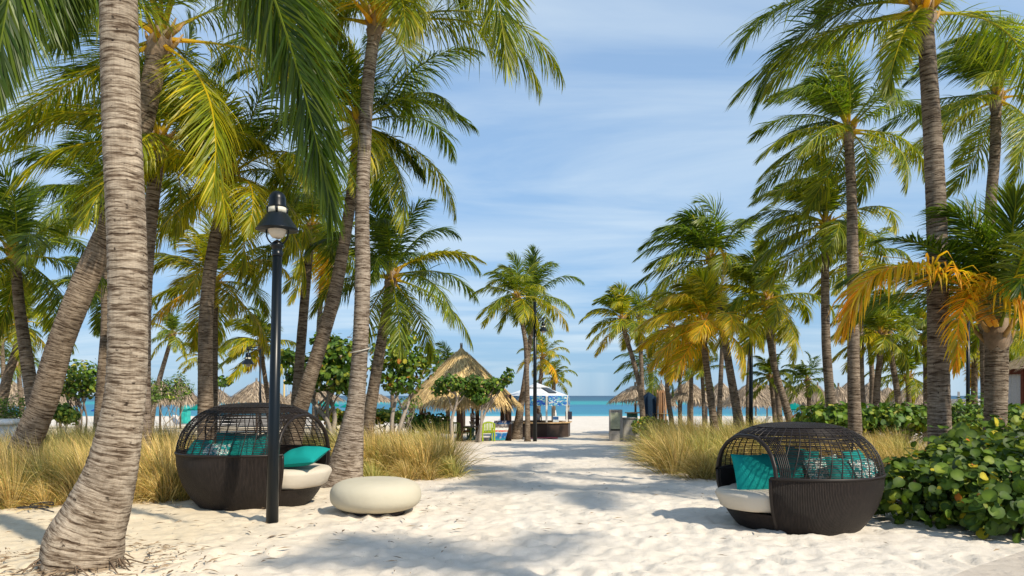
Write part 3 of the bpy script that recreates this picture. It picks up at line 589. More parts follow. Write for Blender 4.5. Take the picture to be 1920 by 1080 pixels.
def tree(name, label, cat, base, lobes, stems, n, size, p, seed, elong=1.15, k=6, stemr=.06, scol=(.34, .29, .24), group=None, twigs=True, top=.3):
    r = np.random.default_rng(seed); base = Vector(base)
    root = thing(name, label, cat, base, group); mb = MB()
    for i in range(stems):
        a = i * 2.4 + seed; b = base + Vector((math.cos(a) * stemr * 1.6 * (stems > 1), math.sin(a) * stemr * 1.6 * (stems > 1), -.08))
        t = lobes[i % len(lobes)]; T_ = Vector(t[:3]); m1 = b.lerp(T_, .35) + Vector((r.normal(0, .08), r.normal(0, .08), .1)); m2 = b.lerp(T_, .7) + Vector((r.normal(0, .14), r.normal(0, .12), .05))
        P_ = catmull([list(b), list(m1), list(m2), list(T_)], 6); tube(mb, P_, np.linspace(1, .35, len(P_)) * stemr, 8, scol)
        if twigs:
            for j in range(5):
                l = lobes[(i + j + 1) % len(lobes)]; q = P_[8 + 2 * (j % 5)]; e = np.array(l[:3]) + r.normal(0, .3, 3) * np.array(l[3:6])
                tube(mb, [q, q * .5 + e * .5 + r.normal(0, .07, 3), e], [stemr * .5, stemr * .3, stemr * .1], 5, scol)
    mb.build('trunk', M_wood, root)
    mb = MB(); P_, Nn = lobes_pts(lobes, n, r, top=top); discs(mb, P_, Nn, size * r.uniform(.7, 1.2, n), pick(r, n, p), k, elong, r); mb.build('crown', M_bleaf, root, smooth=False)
    return root
def pl(px, py, Z, rx, rz, ry=None):   # a lobe: centre seen at px,py, radii in metres
    c = W(px, py, Z); return (c.x, c.y, c.z, rx, ry or rx, rz)
SG = (3, 5, 4, 2, .8, .25)
tree('sea_grape_tree', 'rounded sea grape tree with many stems left of the tall pale palm', 'tree', gpt(612, 24), [pl(585, 690, 24, .75, .5), pl(640, 665, 24.5, .8, .6), pl(560, 705, 24.5, .5, .4), pl(622, 710, 23.6, .7, .45), pl(655, 715, 24, .5, .5), pl(610, 640, 25, .5, .35), pl(538, 670, 24.5, .35, .3)], 4, 1500, .085, SG, 201, stemr=.09)
tree('sea_grape_tree', 'loose sea grape tree with two pale stems beside the thatched hut', 'tree', gpt(738, 25), [pl(740, 665, 25, .8, .6), pl(775, 690, 25.4, .75, .5), pl(715, 700, 25, .5, .5), pl(800, 670, 25.5, .5, .45), pl(755, 720, 25, .7, .35), pl(760, 635, 25, .5, .3)], 2, 1150, .075, (2, 4, 5, 3, 1.2, .6), 203, stemr=.085)
tree('small_leafy_tree', 'slim leafy tree with forked trunk before the thatched hut roof', 'tree', gpt(849, 36.5), [pl(845, 718, 36.5, .75, .42), pl(825, 730, 36.8, .5, .35), pl(870, 722, 36.6, .6, .4), pl(888, 715, 36.6, .45, .35)], 1, 900, .075, (4, 5, 3, 1, .2, .05), 205, stemr=.10, twigs=True)
tree('small_leafy_tree', 'leafy tree with double trunk before the right side of the thatched hut', 'tree', gpt(894, 37), [pl(905, 725, 37, .7, .45), pl(928, 722, 37, .6, .4), pl(950, 712, 37, .35, .3), pl(955, 700, 37, .25, .3), pl(900, 748, 36.6, .5, .3), pl(880, 735, 37, .5, .3)], 2, 1000, .075, (4, 5, 3, 1, .2, .05), 207, stemr=.085)
tree('round_tree', 'round airy tree with thin dark stems between the leaning and largest palms', 'tree', gpt(148, 33), [pl(150, 705, 33, .95, .75), pl(125, 715, 33, .5, .6), pl(172, 712, 33, .5, .6), pl(150, 730, 33, .9, .45)], 6, 1300, .07, (3, 4, 4, 3, 1, .1), 209, stemr=.05, scol=(.2, .16, .13))
tree('oleander_shrub', 'light green oleander shrub in front of a thatched umbrella', 'shrub', gpt(325, 34), [pl(322, 722, 34, .45, .45), pl(350, 728, 34, .4, .4), pl(300, 735, 34, .35, .35), pl(338, 712, 34, .3, .4), pl(325, 742, 34, .6, .25)], 5, 900, .10, (2, 5, 5, 2, .2, 0), 211, elong=.28, k=4, stemr=.025, top=1.2)
tree('oleander_shrub', 'light green oleander shrub close to the right side of the largest palm', 'shrub', gpt(280, 33), [pl(282, 725, 33, .35, .45), pl(284, 745, 33, .4, .3)], 4, 450, .10, (2, 5, 5, 2, .2, 0), 212, elong=.28, k=4, stemr=.025, top=1.2)
tree('small_leafy_tree', 'small dark-leaved tree just right of the upright dark palm trunk', 'tree', gpt(410, 44), [pl(414, 716, 44, .55, .35), pl(392, 722, 44, .5, .4), pl(428, 714, 44, .25, .2)], 2, 350, .09, (5, 4, 2, 1, 0, 0), 213, stemr=.06)
tree('flowering_shrub', 'dense green shrub with pink flowers at the left edge', 'shrub', gpt(28, 28), [pl(0, 770, 28, .6, .55), pl(28, 762, 28, .5, .5), pl(48, 772, 28, .4, .45), pl(15, 790, 28, .8, .4), pl(-30, 765, 28, .7, .6)], 4, 1500, .09, (2, 6, 5, 2, .2, .04), 215, elong=.3, k=4, stemr=.03, top=1.0)
tree('green_shrub', 'bright low shrub between the leaning palm and the largest palm', 'shrub', gpt(115, 27), [pl(112, 772, 27, .45, .35), pl(128, 780, 27, .4, .3)], 4, 500, .07, (2, 5, 6, 3, .4, 0), 216, stemr=.03)
tree('yellow_shrub', 'yellow and bronze shrub low behind the left daybed and pale palm', 'shrub', gpt(632, 27), [pl(628, 782, 27, .4, .28), pl(612, 780, 27, .3, .25), pl(645, 785, 27, .3, .25)], 4, 420, .07, (1, 2, 2, 4, 3, 3), 217, stemr=.03)
tree('green_shrub', 'yellow-green shrub low behind the grass right of the pale palm', 'shrub', gpt(720, 27), [pl(715, 780, 27, .5, .28), pl(735, 782, 27, .4, .25), pl(698, 784, 27, .4, .25)], 4, 560, .065, (2, 3, 4, 4, 1, .2), 218, stemr=.03)
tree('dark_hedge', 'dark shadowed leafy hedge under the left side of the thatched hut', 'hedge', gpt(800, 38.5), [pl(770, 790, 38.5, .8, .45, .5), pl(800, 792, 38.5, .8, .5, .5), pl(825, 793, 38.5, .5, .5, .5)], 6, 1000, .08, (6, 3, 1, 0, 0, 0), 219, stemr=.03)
tree('variegated_shrub', 'low yellow-green variegated shrub beside the grey cabinet', 'shrub', gpt(1210, 37), [pl(1200, 800, 37, .45, .38), pl(1220, 797, 37.3, .5, .38), pl(1240, 797, 37.6, .5, .35), pl(1212, 788, 37.5, .5, .22)], 5, 950, .06, (3, 3, 3, 4, 2, .2), 221, stemr=.03)
tree('slim_shrub', 'sparse thin-stemmed shrub left of the thatched hut', 'shrub', gpt(762, 33), [pl(760, 765, 33, .5, .5), pl(780, 755, 33, .3, .35), pl(745, 775, 33, .3, .35)], 6, 220, .07, (3, 4, 4, 1, 0, 0), 222, elong=.5, stemr=.022)
# bare branchy shrub at the right
def bare():
    b = gpt(1705, 25); root = thing('bare_tree', 'leafless tree with tangled branches before the umbrellas at the right', 'tree', b); mb = MB(); r = np.random.default_rng(5)
    def br(p, d, l, rad, dep):
        q = [p]; dd = d
        for i in range(4):
            dd = nrm(dd + r.normal(0, .22, 3) + np.array((0, 0, .03))); q.append(q[-1] + dd * l / 4)
        tube(mb, q, np.linspace(rad, rad * .6, 5), 6, (.24, .19, .15), caps=False)
        if dep:
            for k in range(3): br(q[2 + k % 3], nrm(dd * .6 + r.normal(0, .6, 3) * np.array((1.3, .8, .5)) + np.array((0, 0, .12))), l * .72, rad * .6, dep - 1)
    br(np.array(b) - np.array((0, 0, .1)), np.array((-.1, 0, 1.0)), .9, .07, 0)
    for k in range(5): br(np.array(b) + np.array((-.06, 0, .7)), nrm(np.array((math.cos(k * 1.25), .5 * math.sin(k * 1.25), .35))), .8, .05, 3)
    mb.build('trunk', M_wood, root)
bare()
# hedge of sea grape behind the right daybed (one continuous hedge) and the big near shrub
tree('sea_grape_hedge', 'long low bright green sea grape hedge behind the grass at the right', 'hedge', gpt(1660, 21), [pl(px, 783 + (px % 3) * 2, 21 + .004 * (px - 1600), .85, .42, .7) for px in range(1540, 1960, 38)], 10, 3000, .085, (2, 5, 5, 3, .4, .1), 231, stemr=.03)
tree('leafy_shrub', 'narrow-leaved green shrub by the white wall between the two near right trunks', 'shrub', gpt(1815, 19), [pl(1800, 775, 19, .4, .35), pl(1830, 765, 19, .35, .5), pl(1815, 790, 19, .5, .35)], 5, 700, .09, (3, 5, 4, 2, .2, 0), 232, elong=.35, k=4, stemr=.02, top=1.0)
def seagrape():
    base = Vector((6.0, 9.6, 0)); r = np.random.default_rng(77)
    root = thing('sea_grape_bush', 'large glossy round-leaved sea grape bush beside the right daybed', 'bush', base)
    lobes = [(5.15, 9.3, .36, .55, .6, .42), (5.7, 9.0, .42, .7, .7, .46), (6.3, 9.1, .48, .9, .8, .50), (5.7, 10.0, .45, .7, .7, .42), (6.4, 10.2, .56, .9, .8, .48), (7.1, 9.6, .62, .9, .9, .62), (5.05, 9.8, .36, .4, .5, .38), (7.2, 10.9, .78, 1.0, .8, .52), (5.6, 8.5, .28, .55, .5, .32), (6.5, 8.4, .32, .7, .5, .36)]
    n = 4700; P_, Nn = lobes_pts(lobes, n, r, inner=.6, top=.25); Nn = nrm(Nn + np.array((.25, -.35, .15)))
    keep = P_[:, 2] > .04; P_ = P_[keep]; Nn = Nn[keep]; n = len(P_)
    cols = np.array([(.022, .052, .007), (.045, .085, .010), (.075, .125, .013), (.14, .18, .016), (.36, .30, .02), (.28, .10, .02)])[r.choice(6, n, p=[.22, .34, .26, .145, .03, .005])] * r.uniform(.75, 1.2, (n, 1))
    mb = MB(); discs(mb, P_, Nn, r.uniform(.022, .080, n), cols, 10, 1.08, r, cup=.34); 
    ib = r.choice(n, 60, replace=False)
    discs(mb, P_[ib] + nrm(Nn[ib]) * .02, nrm(r.normal(0, .3, (60, 3)) + np.array((0, -.6, .8))), r.uniform(.014, .026, 60), np.array([(.50, .16, .03)]) * r.uniform(.6, 1.2, (60, 1)), 6, 1.3, r)
    mb.build('crown', M_bleaf, root, smooth=True)
    mb = MB()
    for i in range(34):
        l = lobes[i % len(lobes)]; e = np.array(l[:3]) + r.normal(0, .35, 3) * np.array(l[3:6]); e[2] = max(.15, e[2]); b = np.array((5.9 + r.normal(0, .02), 9.5, 0.02))
        tube(mb, catmull([b, b * .55 + e * .45 + np.array((0, 0, -.12)) + r.normal(0, .06, 3), e], 4), .016, 5, (.22, .13, .08), caps=False)
    mb.build('stems', M_wood, root)
seagrape()
# fountain grass
def grass(clumps, label, seed, h=.95, nb=620):
    r = np.random.default_rng(seed); mb = MB()
    for (x, y, s) in clumps:
        n = int(nb * (1 if y < 16 else .75 if y < 22 else .5)); H = h * s * 1.12; g = G(y); tint = np.array((1.0, 1.0, 1.0)) * r.uniform(.72, 1.1) * (np.array((.80, .97, .85)) if r.uniform() < .25 else 1)
        az = r.uniform(0, 2 * math.pi, n); sp = np.abs(r.normal(0, 1, n)); el = np.radians(np.clip(88 - 27 * sp, 8, 90))
        p = np.stack([x + np.cos(az) * .2 * s * sp, y + np.sin(az) * .2 * s * sp, np.full(n, g - .03)], 1)
        d = np.stack([np.cos(az) * np.cos(el), np.sin(az) * np.cos(el), np.sin(el)], 1) + r.normal(0, .08, (n, 3))
        l = H * r.uniform(.55, 1.15, n); wd = nrm(np.stack([-np.sin(az), np.cos(az), 0 * az], 1) + r.normal(0, .5, (n, 3))) * (.0045 if y < 16 else .007)
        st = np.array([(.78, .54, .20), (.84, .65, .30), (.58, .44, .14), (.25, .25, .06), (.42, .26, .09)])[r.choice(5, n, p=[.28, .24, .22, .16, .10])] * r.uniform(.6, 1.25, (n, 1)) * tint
        V = []; C = []
        q = p; dr = r.uniform(.10, .32, n)[:, None]
        for k in range(5):
            w_ = (1.0, 1.0, .8, .5, 0.0)[k]
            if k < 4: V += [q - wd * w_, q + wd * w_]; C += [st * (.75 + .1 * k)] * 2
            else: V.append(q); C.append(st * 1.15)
            d = nrm(d + np.array((0, 0, -1.0)) * dr * (.4 + .45 * k) + WIND * .07); q = q + d * (l / 4)[:, None]
        V = np.stack(V, 1).reshape(-1, 3); C = np.stack(C, 1).reshape(-1, 3); o = np.arange(n)[:, None] * 9
        mb.add(V, f4=np.concatenate([np.array([[2 * k, 2 * k + 1, 2 * k + 3, 2 * k + 2]]) + o for k in range(3)]), f3=np.array([[6, 7, 8]]) + o, col=C)
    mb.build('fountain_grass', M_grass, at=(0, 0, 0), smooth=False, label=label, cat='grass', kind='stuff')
def bed(specs, seed):
    r = np.random.default_rng(seed); o = []
    for (px0, px1, Z, s, n) in specs:
        for i in range(n):
            z = Z + r.uniform(-.35, .35); o.append((X(px0 + (px1 - px0) * (i + .5) / n + r.normal(0, 6), z), z, s * r.uniform(.85, 1.12)))
    return o
grass(bed([(-60, 330, 12.0, .95, 13), (-70, 350, 13.8, 1.05, 12), (-70, 350, 15.5, 1.1, 12), (-80, 350, 17.5, 1.1, 13), (-80, 360, 20, 1.1, 13), (-80, 380, 23, 1.1, 13)], 41) + [(X(px, z), z, s_) for px, z, s_ in ((250, 11.5, .55), (300, 11.6, .5), (130, 11.2, .5), (15, 11.0, .6), (335, 11.9, .6), (80, 11.0, .4))] + [(-8.15, 11.3, 1.0), (-7.6, 11.2, .95), (-6.6, 11.5, .95), (-7.1, 11.4, .85)], 'straw-coloured fountain grass around the left palms', 51)
grass(bed([(670, 815, 16.2, 1.05, 7), (640, 838, 17.8, 1.15, 8), (600, 840, 20.5, 1.05, 9), (560, 830, 23.5, 1.0, 10), (560, 790, 26, .95, 9)], 42) + [(-2.75, 14.6, .55), (-2.2, 15.4, .5), (-1.3, 16.1, .55), (-1.75, 15.6, .4)], 'fountain grass mound left of the path by the hut', 52, h=.9)
grass(bed([(1290, 1440, 15.6, .8, 5), (1250, 1700, 17.5, 1.0, 15), (1225, 1700, 19.5, 1.1, 16), (1215, 1700, 22, 1.35, 17), (1210, 1540, 25, 1.4, 13), (1240, 1530, 29, 1.45, 12), (1250, 1520, 33, 1.45, 11), (1610, 1700, 14.5, .85, 4), (1560, 1720, 16.6, .9, 6), (1700, 1800, 16.5, .8, 4)], 43), 'pale fountain grass right of the path around the palms', 53, h=.88)

# ------------------------------------------------------------------ thatched roofs
def thatch(mb, cx, cy, z0, z1, Rr, r, n, prof=1.25, ln=.5, wd=.03, cols=None, top=.12, lumpy=.05):
    """z0 eave, z1 apex; strands of straw laid down the slope over a solid cone"""
    cols = cols if cols is not None else np.array([(.33, .25, .16), (.42, .33, .22), (.25, .19, .13), (.17, .13, .10)])
    hh = lambda u: z1 - (z1 - z0) * u ** (1 / prof)   # u: 0 apex .. 1 eave
    uu = np.linspace(0, 1, 12); pr = [(max(.02, Rr * u * .97), hh(u) - .04) for u in uu]; pr = [(.01, z1 + .0)] + pr[1:] + [(Rr * .9, z0 - .02), (.03, z1 - (z1 - z0) * .35)]
    lathe(mb, cx, cy, pr, 22, col=tuple(cols[2] * .8))
    u = np.sqrt(r.uniform(.004, 1.0, n)); a = r.uniform(0, 2 * math.pi, n); lp = 1 + lumpy * np.sin(a * 5 + cx)
    e = .04; z = np.array([hh(q) for q in u]); dzdr = (np.array([hh(min(1, q + e)) - hh(max(0, q - e)) for q in u])) / (2 * e * Rr)
    rad = np.stack([np.cos(a), np.sin(a), 0 * a], 1); dn = nrm(rad + np.array((0, 0, 1.0)) * dzdr[:, None]); tn = np.stack([-np.sin(a), np.cos(a), 0 * a], 1); nn = np.cross(tn, dn) * -1
    nn = np.where(nn[:, 2:3] < 0, -nn, nn)
    p = np.stack([cx + np.cos(a) * u * Rr * lp, cy + np.sin(a) * u * Rr * lp, z], 1) + nn * r.uniform(0, .05, n)[:, None]
    d = nrm(dn + tn * r.normal(0, .22, n)[:, None] + nn * r.uniform(-.02, .09, n)[:, None]); l = ln * r.uniform(.5, 1.2, n)
    C = cols[r.integers(0, len(cols), n)] * r.uniform(.7, 1.3, (n, 1)); V = []; CC = []
    q = p
    for k in range(4):
        w_ = (.6, 1, .8, 0)[k] * wd / 2
        if k < 3: V += [q - tn * w_, q + tn * w_]; CC += [C, C]
        else: V.append(q); CC.append(C * .8)
        d = nrm(d + np.array((0, 0, -1.0)) * np.where(u > .8, .5, .1)[:, None] * (k + .5) * .5); q = q + d * (l / 3)[:, None]
    V = np.stack(V, 1).reshape(-1, 3); CC = np.stack(CC, 1).reshape(-1, 3); o = np.arange(n)[:, None] * 7
    mb.add(V, f4=np.concatenate([np.array([[2 * k, 2 * k + 1, 2 * k + 3, 2 * k + 2]]) + o for k in range(2)]), f3=np.array([[4, 5, 6]]) + o, col=CC)
    # bound tuft on the apex
    for i in range(10):
        t = i * .63; b = np.array((cx + .05 * math.cos(t), cy + .05 * math.sin(t), z1 - top)); tube(mb, [b, b + np.array((.012 * math.cos(t), .012 * math.sin(t), top * 2.6))], [.022, .008], 4, (.24, .19, .14))
def palapa(label, px, apy, evy, hw, Z, seed=0, src=None):
    x = X(px, Z); g = G(Z); za = W(0, apy, Z).z + .06; ze = W(0, evy, Z).z; Rr = hw * Z / F
    root = thing('thatched_umbrella', label, 'thatched umbrella', (x, Z, g), 'thatched palm umbrellas on the beach'); r = np.random.default_rng(seed)
    mb = MB(); tube(mb, [(x, Z, g - .1), (x + .02, Z, (g + za) / 2), (x, Z, za - .35)], [.08, .075, .07], 8, (.24, .18, .14)); mb.build('post', M_wood, root)
    mb = MB(); thatch(mb, x, Z, ze + .22, za, Rr, r, 900 if Z < 56 else 600, prof=.88, ln=.55, wd=.05, cols=np.array([(.36, .28, .19), (.44, .35, .25), (.27, .21, .15), (.18, .14, .10)])); mb.build('roof', M_straw, root, smooth=False)
    return root
PL = [(1191, 723, 757, 47, 50, 'first thatched umbrella at the edge of the open sea gap'), (1222, 722, 762, 28, 68, 'small thatched umbrella just behind the blue cover'), (1240, 718, 766, 30, 60, 'thatched umbrella with pointed tuft above the bamboo bundle'),
      (1290, 716, 755, 45, 51, 'wide thatched umbrella with tall tuft left of the golden palm trunk'), (1352, 716, 762, 42, 60, 'thatched umbrella between golden and wind-swept palm trunks'), (1325, 724, 764, 32, 72, 'hazier thatched umbrella behind the golden palm trunk'),
      (1402, 720, 765, 50, 55, 'thatched umbrella left of the black pole'), (1417, 716, 757, 40, 68, 'thatched umbrella peaking right behind the black pole'), (1438, 721, 764, 36, 78, 'thatched umbrella left of the leaning palm foot'),
      (1479, 720, 757, 38, 58, 'thatched umbrella directly right of the leaning palm foot'), (1503, 719, 764, 40, 68, 'thatched umbrella behind the small low palm'), (1533, 722, 772, 36, 60, 'pale thatched umbrella left of the tall slim palm'),
      (1572, 724, 772, 38, 56, 'drooping thatched umbrella between the two tall right palms'), (1590, 717, 762, 42, 72, 'far thatched umbrella left of the tallest slim palm'), (1631, 716, 764, 38, 60, 'pointed thatched umbrella right of the tall slim palm'),
      (1664, 726, 764, 40, 64, 'thatched umbrella behind the bare branches'), (1702, 724, 766, 42, 58, 'thatched umbrella right of the bare branches'), (1738, 726, 768, 36, 66, 'thatched umbrella behind the tallest near trunk'),
      (20, 712, 752, 34, 60, 'pale thatched umbrella at the left edge above the flowering shrub'), (52, 722, 764, 40, 56, 'thatched umbrella behind the far left palm trunk'), (112, 724, 764, 38, 62, 'thatched umbrella behind the round airy tree'),
      (300, 712, 760, 42, 52, 'thatched umbrella behind the oleander shrubs'), (338, 714, 762, 40, 60, 'thatched umbrella left of the upright dark palm trunk'), (405, 727, 758, 34, 60, 'half hidden thatched umbrella right of the upright dark trunk'),
      (481, 715, 759, 54, 52, 'large thatched umbrella behind the hanging lantern left of the near lamp post'), (503, 721, 760, 40, 68, 'thatched umbrella just behind the large one at the near lamp post'), (545, 738, 764, 26, 80, 'small thatched umbrella right of the near lamp post'),
      (600, 729, 755, 44, 62, 'flat thatched umbrella behind the slanting palm'), (700, 735, 757, 40, 72, 'thatched umbrella behind the palm right of the pale trunk'), (870, 733, 770, 56, 50, 'ragged thatched umbrella showing under the big hut eave')]
for i, (px, a, e, hw, Z, lb) in enumerate(PL): palapa(lb, px, a, e, hw, Z, 300 + i)

# the big thatched hut
def hut():
    Z = 40.5; x = X(865, Z); g = G(Z); za = W(0, 650, Z).z; ze = W(0, 757, Z).z; Rr = 105 * Z / F
    root = thing('thatched_hut', 'big open hut with golden cone thatch roof and dark round posts', 'hut', (x, Z, g)); r = np.random.default_rng(9)
    mb = MB(); thatch(mb, x, Z, ze + .12, za, Rr, r, 7500, prof=1.0, ln=.8, wd=.035, top=.13, lumpy=.02, cols=np.array([(.66, .47, .20), (.74, .55, .27), (.52, .37, .16), (.36, .25, .12)])); mb.build('roof', M_straw, root, smooth=False)
    for i, (px, dz) in enumerate(((862, -2.1), (953, -1.2), (772, -.9), (790, 1.4), (895, 1.9), (942, 1.6))):
        mb = MB(); xx = X(px, Z + dz); tube(mb, [(xx, Z + dz, G(Z + dz) - .1), (xx, Z + dz, ze + .5)], .17 if i < 3 else .12, 10, (.085, .05, .035)); mb.build('post', M_wood, root)
hut()
# ------------------------------------------------------------------ beach kiosk
def ngon(cx, cy, Rr, n=8, ph=0.0): return [(cx + Rr * math.sin(ph + i * 2 * math.pi / n), cy - Rr * math.cos(ph + i * 2 * math.pi / n)) for i in range(n)]
def fishmat():
    m = mat('fish_print', rough=.6, spec=.2); q = NT(m); t = q.n('ShaderNodeTexCoord').outputs['Object']
    a = q.n('ShaderNodeTexNoise', Scale=3.4, Detail=3, Distortion=1.4); q.l(q.mapping(t, (1, 1, 2.2)), a.inputs['Vector']); v = q.n('ShaderNodeTexVoronoi', Scale=7.0); q.l(q.mapping(t, (1, 1, 2.4)), v.inputs['Vector'])
    c1 = q.ramp(a.outputs['Fac'], [(.3, (.01, .03, .30)), (.45, (.02, .12, .42)), (.55, (.06, .30, .36)), (.63, (.55, .62, .62)), (.72, (.45, .12, .30))]); c2 = q.ramp(v.outputs['Distance'], [(.12, (1, 1, 1)), (.2, (0, 0, 0))])
    hue = q.mix(.55, v.outputs['Color'], (.75, .75, .75)); q.l(q.mix(c2, c1, hue), q.b.inputs['Base Color']); return m
M_fish = fishmat()
def kiosk():
    Z = 45.5; x = X(1007, Z); g = G(Z); ph = R(14)
    root = thing('beach_kiosk', 'eight-sided beach kiosk with white roof, fish-print banners and dark counter', 'kiosk', (x, Z, g))
    zc = W(0, 790, Z).z; ze = W(0, 742, Z).z; zb = W(0, 760, Z).z; Ro, Ri = 2.12, 1.95
    A = ngon(x, Z, Ro, 8, ph); B = ngon(x, Z, Ri, 8, ph); mb = MB()
    for i in range(8):
        a, b, c, d = A[i], A[(i + 1) % 8], B[(i + 1) % 8], B[i]; k = .012; 
        v = [(p[0], p[1], z) for z in (g - .15, zc - .06) for p in (a, b, c, d)]; mb.add(v, f4=[(3, 2, 1, 0), (4, 5, 6, 7), (0, 1, 5, 4), (1, 2, 6, 5), (2, 3, 7, 6), (3, 0, 4, 7)], col=(.045, .028, .020))
    mb.build('counter', M_paint, root, smooth=False)
    mb = MB(); A2 = ngon(x, Z, Ro + .12, 8, ph); B2 = ngon(x, Z, Ri - .3, 8, ph)
    for i in range(8):
        a, b, c, d = A2[i], A2[(i + 1) % 8], B2[(i + 1) % 8], B2[i]; v = [(p[0], p[1], z) for z in (zc - .06, zc) for p in (a, b, c, d)]; mb.add(v, f4=[(3, 2, 1, 0), (4, 5, 6, 7), (0, 1, 5, 4), (2, 3, 7, 6)], col=(.50, .33, .16))
    mb.build('counter_top', M_paint, root, smooth=False)
    for i in range(8):
        p = ngon(x, Z, Ro - .1, 8, ph)[i]; mb = MB(); box(mb, p[0] - .055, p[0] + .055, p[1] - .055, p[1] + .055, zc, ze - .02, (.72, .70, .66), bev=.008); mb.build('post', M_paint, root, smooth=False)
    zr = W(0, 728, Z).z; zt = W(0, 718, Z).z
    mb = MB(); E = ngon(x, Z, 2.05, 8, ph); U = ngon(x, Z, .62, 8, ph); v = [(*p, ze) for p in E] + [(*p, zr + .03) for p in U] + [(*p, ze - .05) for p in E]
    mb.add(v, f4=[(i, (i + 1) % 8, 8 + (i + 1) % 8, 8 + i) for i in range(8)] + [(16 + i, 16 + (i + 1) % 8, (i + 1) % 8, i) for i in range(8)], fn=[list(range(23, 15, -1)), list(range(8, 16))], col=(.66, .70, .74)); mb.build('roof', M_paint, root, smooth=False)
    mb = MB(); T_ = ngon(x, Z, .78, 8, ph); v = [(*p, zr + .06) for p in T_] + [(x, Z, zt)] + [(*p, zr + .02) for p in T_]
    mb.add(v, f3=[(i, (i + 1) % 8, 8) for i in range(8)], f4=[(9 + i, 9 + (i + 1) % 8, (i + 1) % 8, i) for i in range(8)], fn=[list(range(16, 8, -1))], col=(.72, .73, .74)); mb.build('roof_cap', M_paint, root, smooth=False)
    for i in range(8):                                            # one printed banner on each side
        a, b = Vector((*ngon(x, Z, 2.10, 8, ph)[i], 0)), Vector((*ngon(x, Z, 2.10, 8, ph)[(i + 1) % 8], 0)); n_ = (a + b) / 2 - Vector((x, Z, 0)); n_.normalize(); a2, b2 = a.lerp(b, .06), a.lerp(b, .94); mb = MB()
        v = [tuple(q + n_ * o + Vector((0, 0, z))) for o in (0.0, .02) for (q, z) in ((a2, zb), (b2, zb), (b2, ze + .0), (a2, ze + .0))]
        mb.add(v, f4=[(0, 3, 2, 1), (4, 5, 6, 7), (0, 1, 5, 4), (1, 2, 6, 5), (2, 3, 7, 6), (3, 0, 4, 7)]); mb.build('banner', M_fish, root, smooth=False)
    # solar panel on the front slope
    a = Vector((*E[0], ze)).lerp(Vector((*E[1], ze)), .5); b = Vector((*U[0], zr + .03)).lerp(Vector((*U[1], zr + .03)), .5); t = (Vector((*E[1], 0)) - Vector((*E[0], 0))).normalized(); d = (b - a).normalized(); nn = t.cross(d); mb = MB(); L_ = (b - a).length
    p0 = a + d * L_ * .28 - t * .02 + nn * .03; v = [tuple(p0 + t * s + d * u + nn * w_) for w_ in (0, .04) for (s, u) in ((-.28, 0), (.28, 0), (.22, L_ * .66), (-.22, L_ * .66))]
    mb.add(v, f4=[(0, 3, 2, 1), (4, 5, 6, 7), (0, 1, 5, 4), (1, 2, 6, 5), (2, 3, 7, 6), (3, 0, 4, 7)], col=(.03, .035, .045)); mb.build('solar_panel', M_gloss, root, smooth=False)
    # things on the counter
    t_ = thing('brochure_stand', 'small blue and white brochure stand on the kiosk counter', 'brochure stand', (X(1042, Z - 1.6), Z - 1.6, zc)); xx = X(1042, Z - 1.6)
    mb = MB(); box(mb, xx - .17, xx + .17, Z - 1.65, Z - 1.45, zc, zc + .36, (.55, .62, .66), bev=.01); mb.build('holder', M_paint, t_, smooth=False); mb = MB(); box(mb, xx - .16, xx + .16, Z - 1.655, Z - 1.652, zc + .16, zc + .33, (.03, .10, .26)); mb.build('leaflets', M_paint, t_, smooth=False)
    mb = MB(); lathe(mb, xx + .0, Z - 1.35, [(.05, zc + .003), (.06, zc + .3), (.06, zc + .52), (.03, zc + .6), (.025, zc + .7)], 12, (.75, .75, .74)); mb.build('bottle', M_paint, label='tall white dispenser bottle standing on the kiosk counter', cat='bottle')
    mb = MB(); xx = X(1066, Z - .9); box(mb, xx - .2, xx + .2, Z - 1.02, Z - .98, zc + .15, zc + .62, (.03, .03, .05), bev=.005); box(mb, xx - .02, xx + .02, Z - .99, Z - .95, zc, zc + .15, (.03, .03, .03)); mb.build('notice_board', M_paint, smooth=False, label='small black notice board standing at the right end of the kiosk counter', cat='notice board')
kiosk()
mb = MB(); z = 43.2; v = [(X(px, y), y, G(y) + .02 + .01 * math.sin(px * 1.3)) for y in (41.8, 43.4) for px in (985, 1000, 1015, 1030, 1046)]; mb.add(v, f4=grid_faces(2, 5), col=(.42, .10, .12)); 
mb.build('red_mat', M_cloth, label='faded red mat on the sand before the kiosk counter', cat='mat')

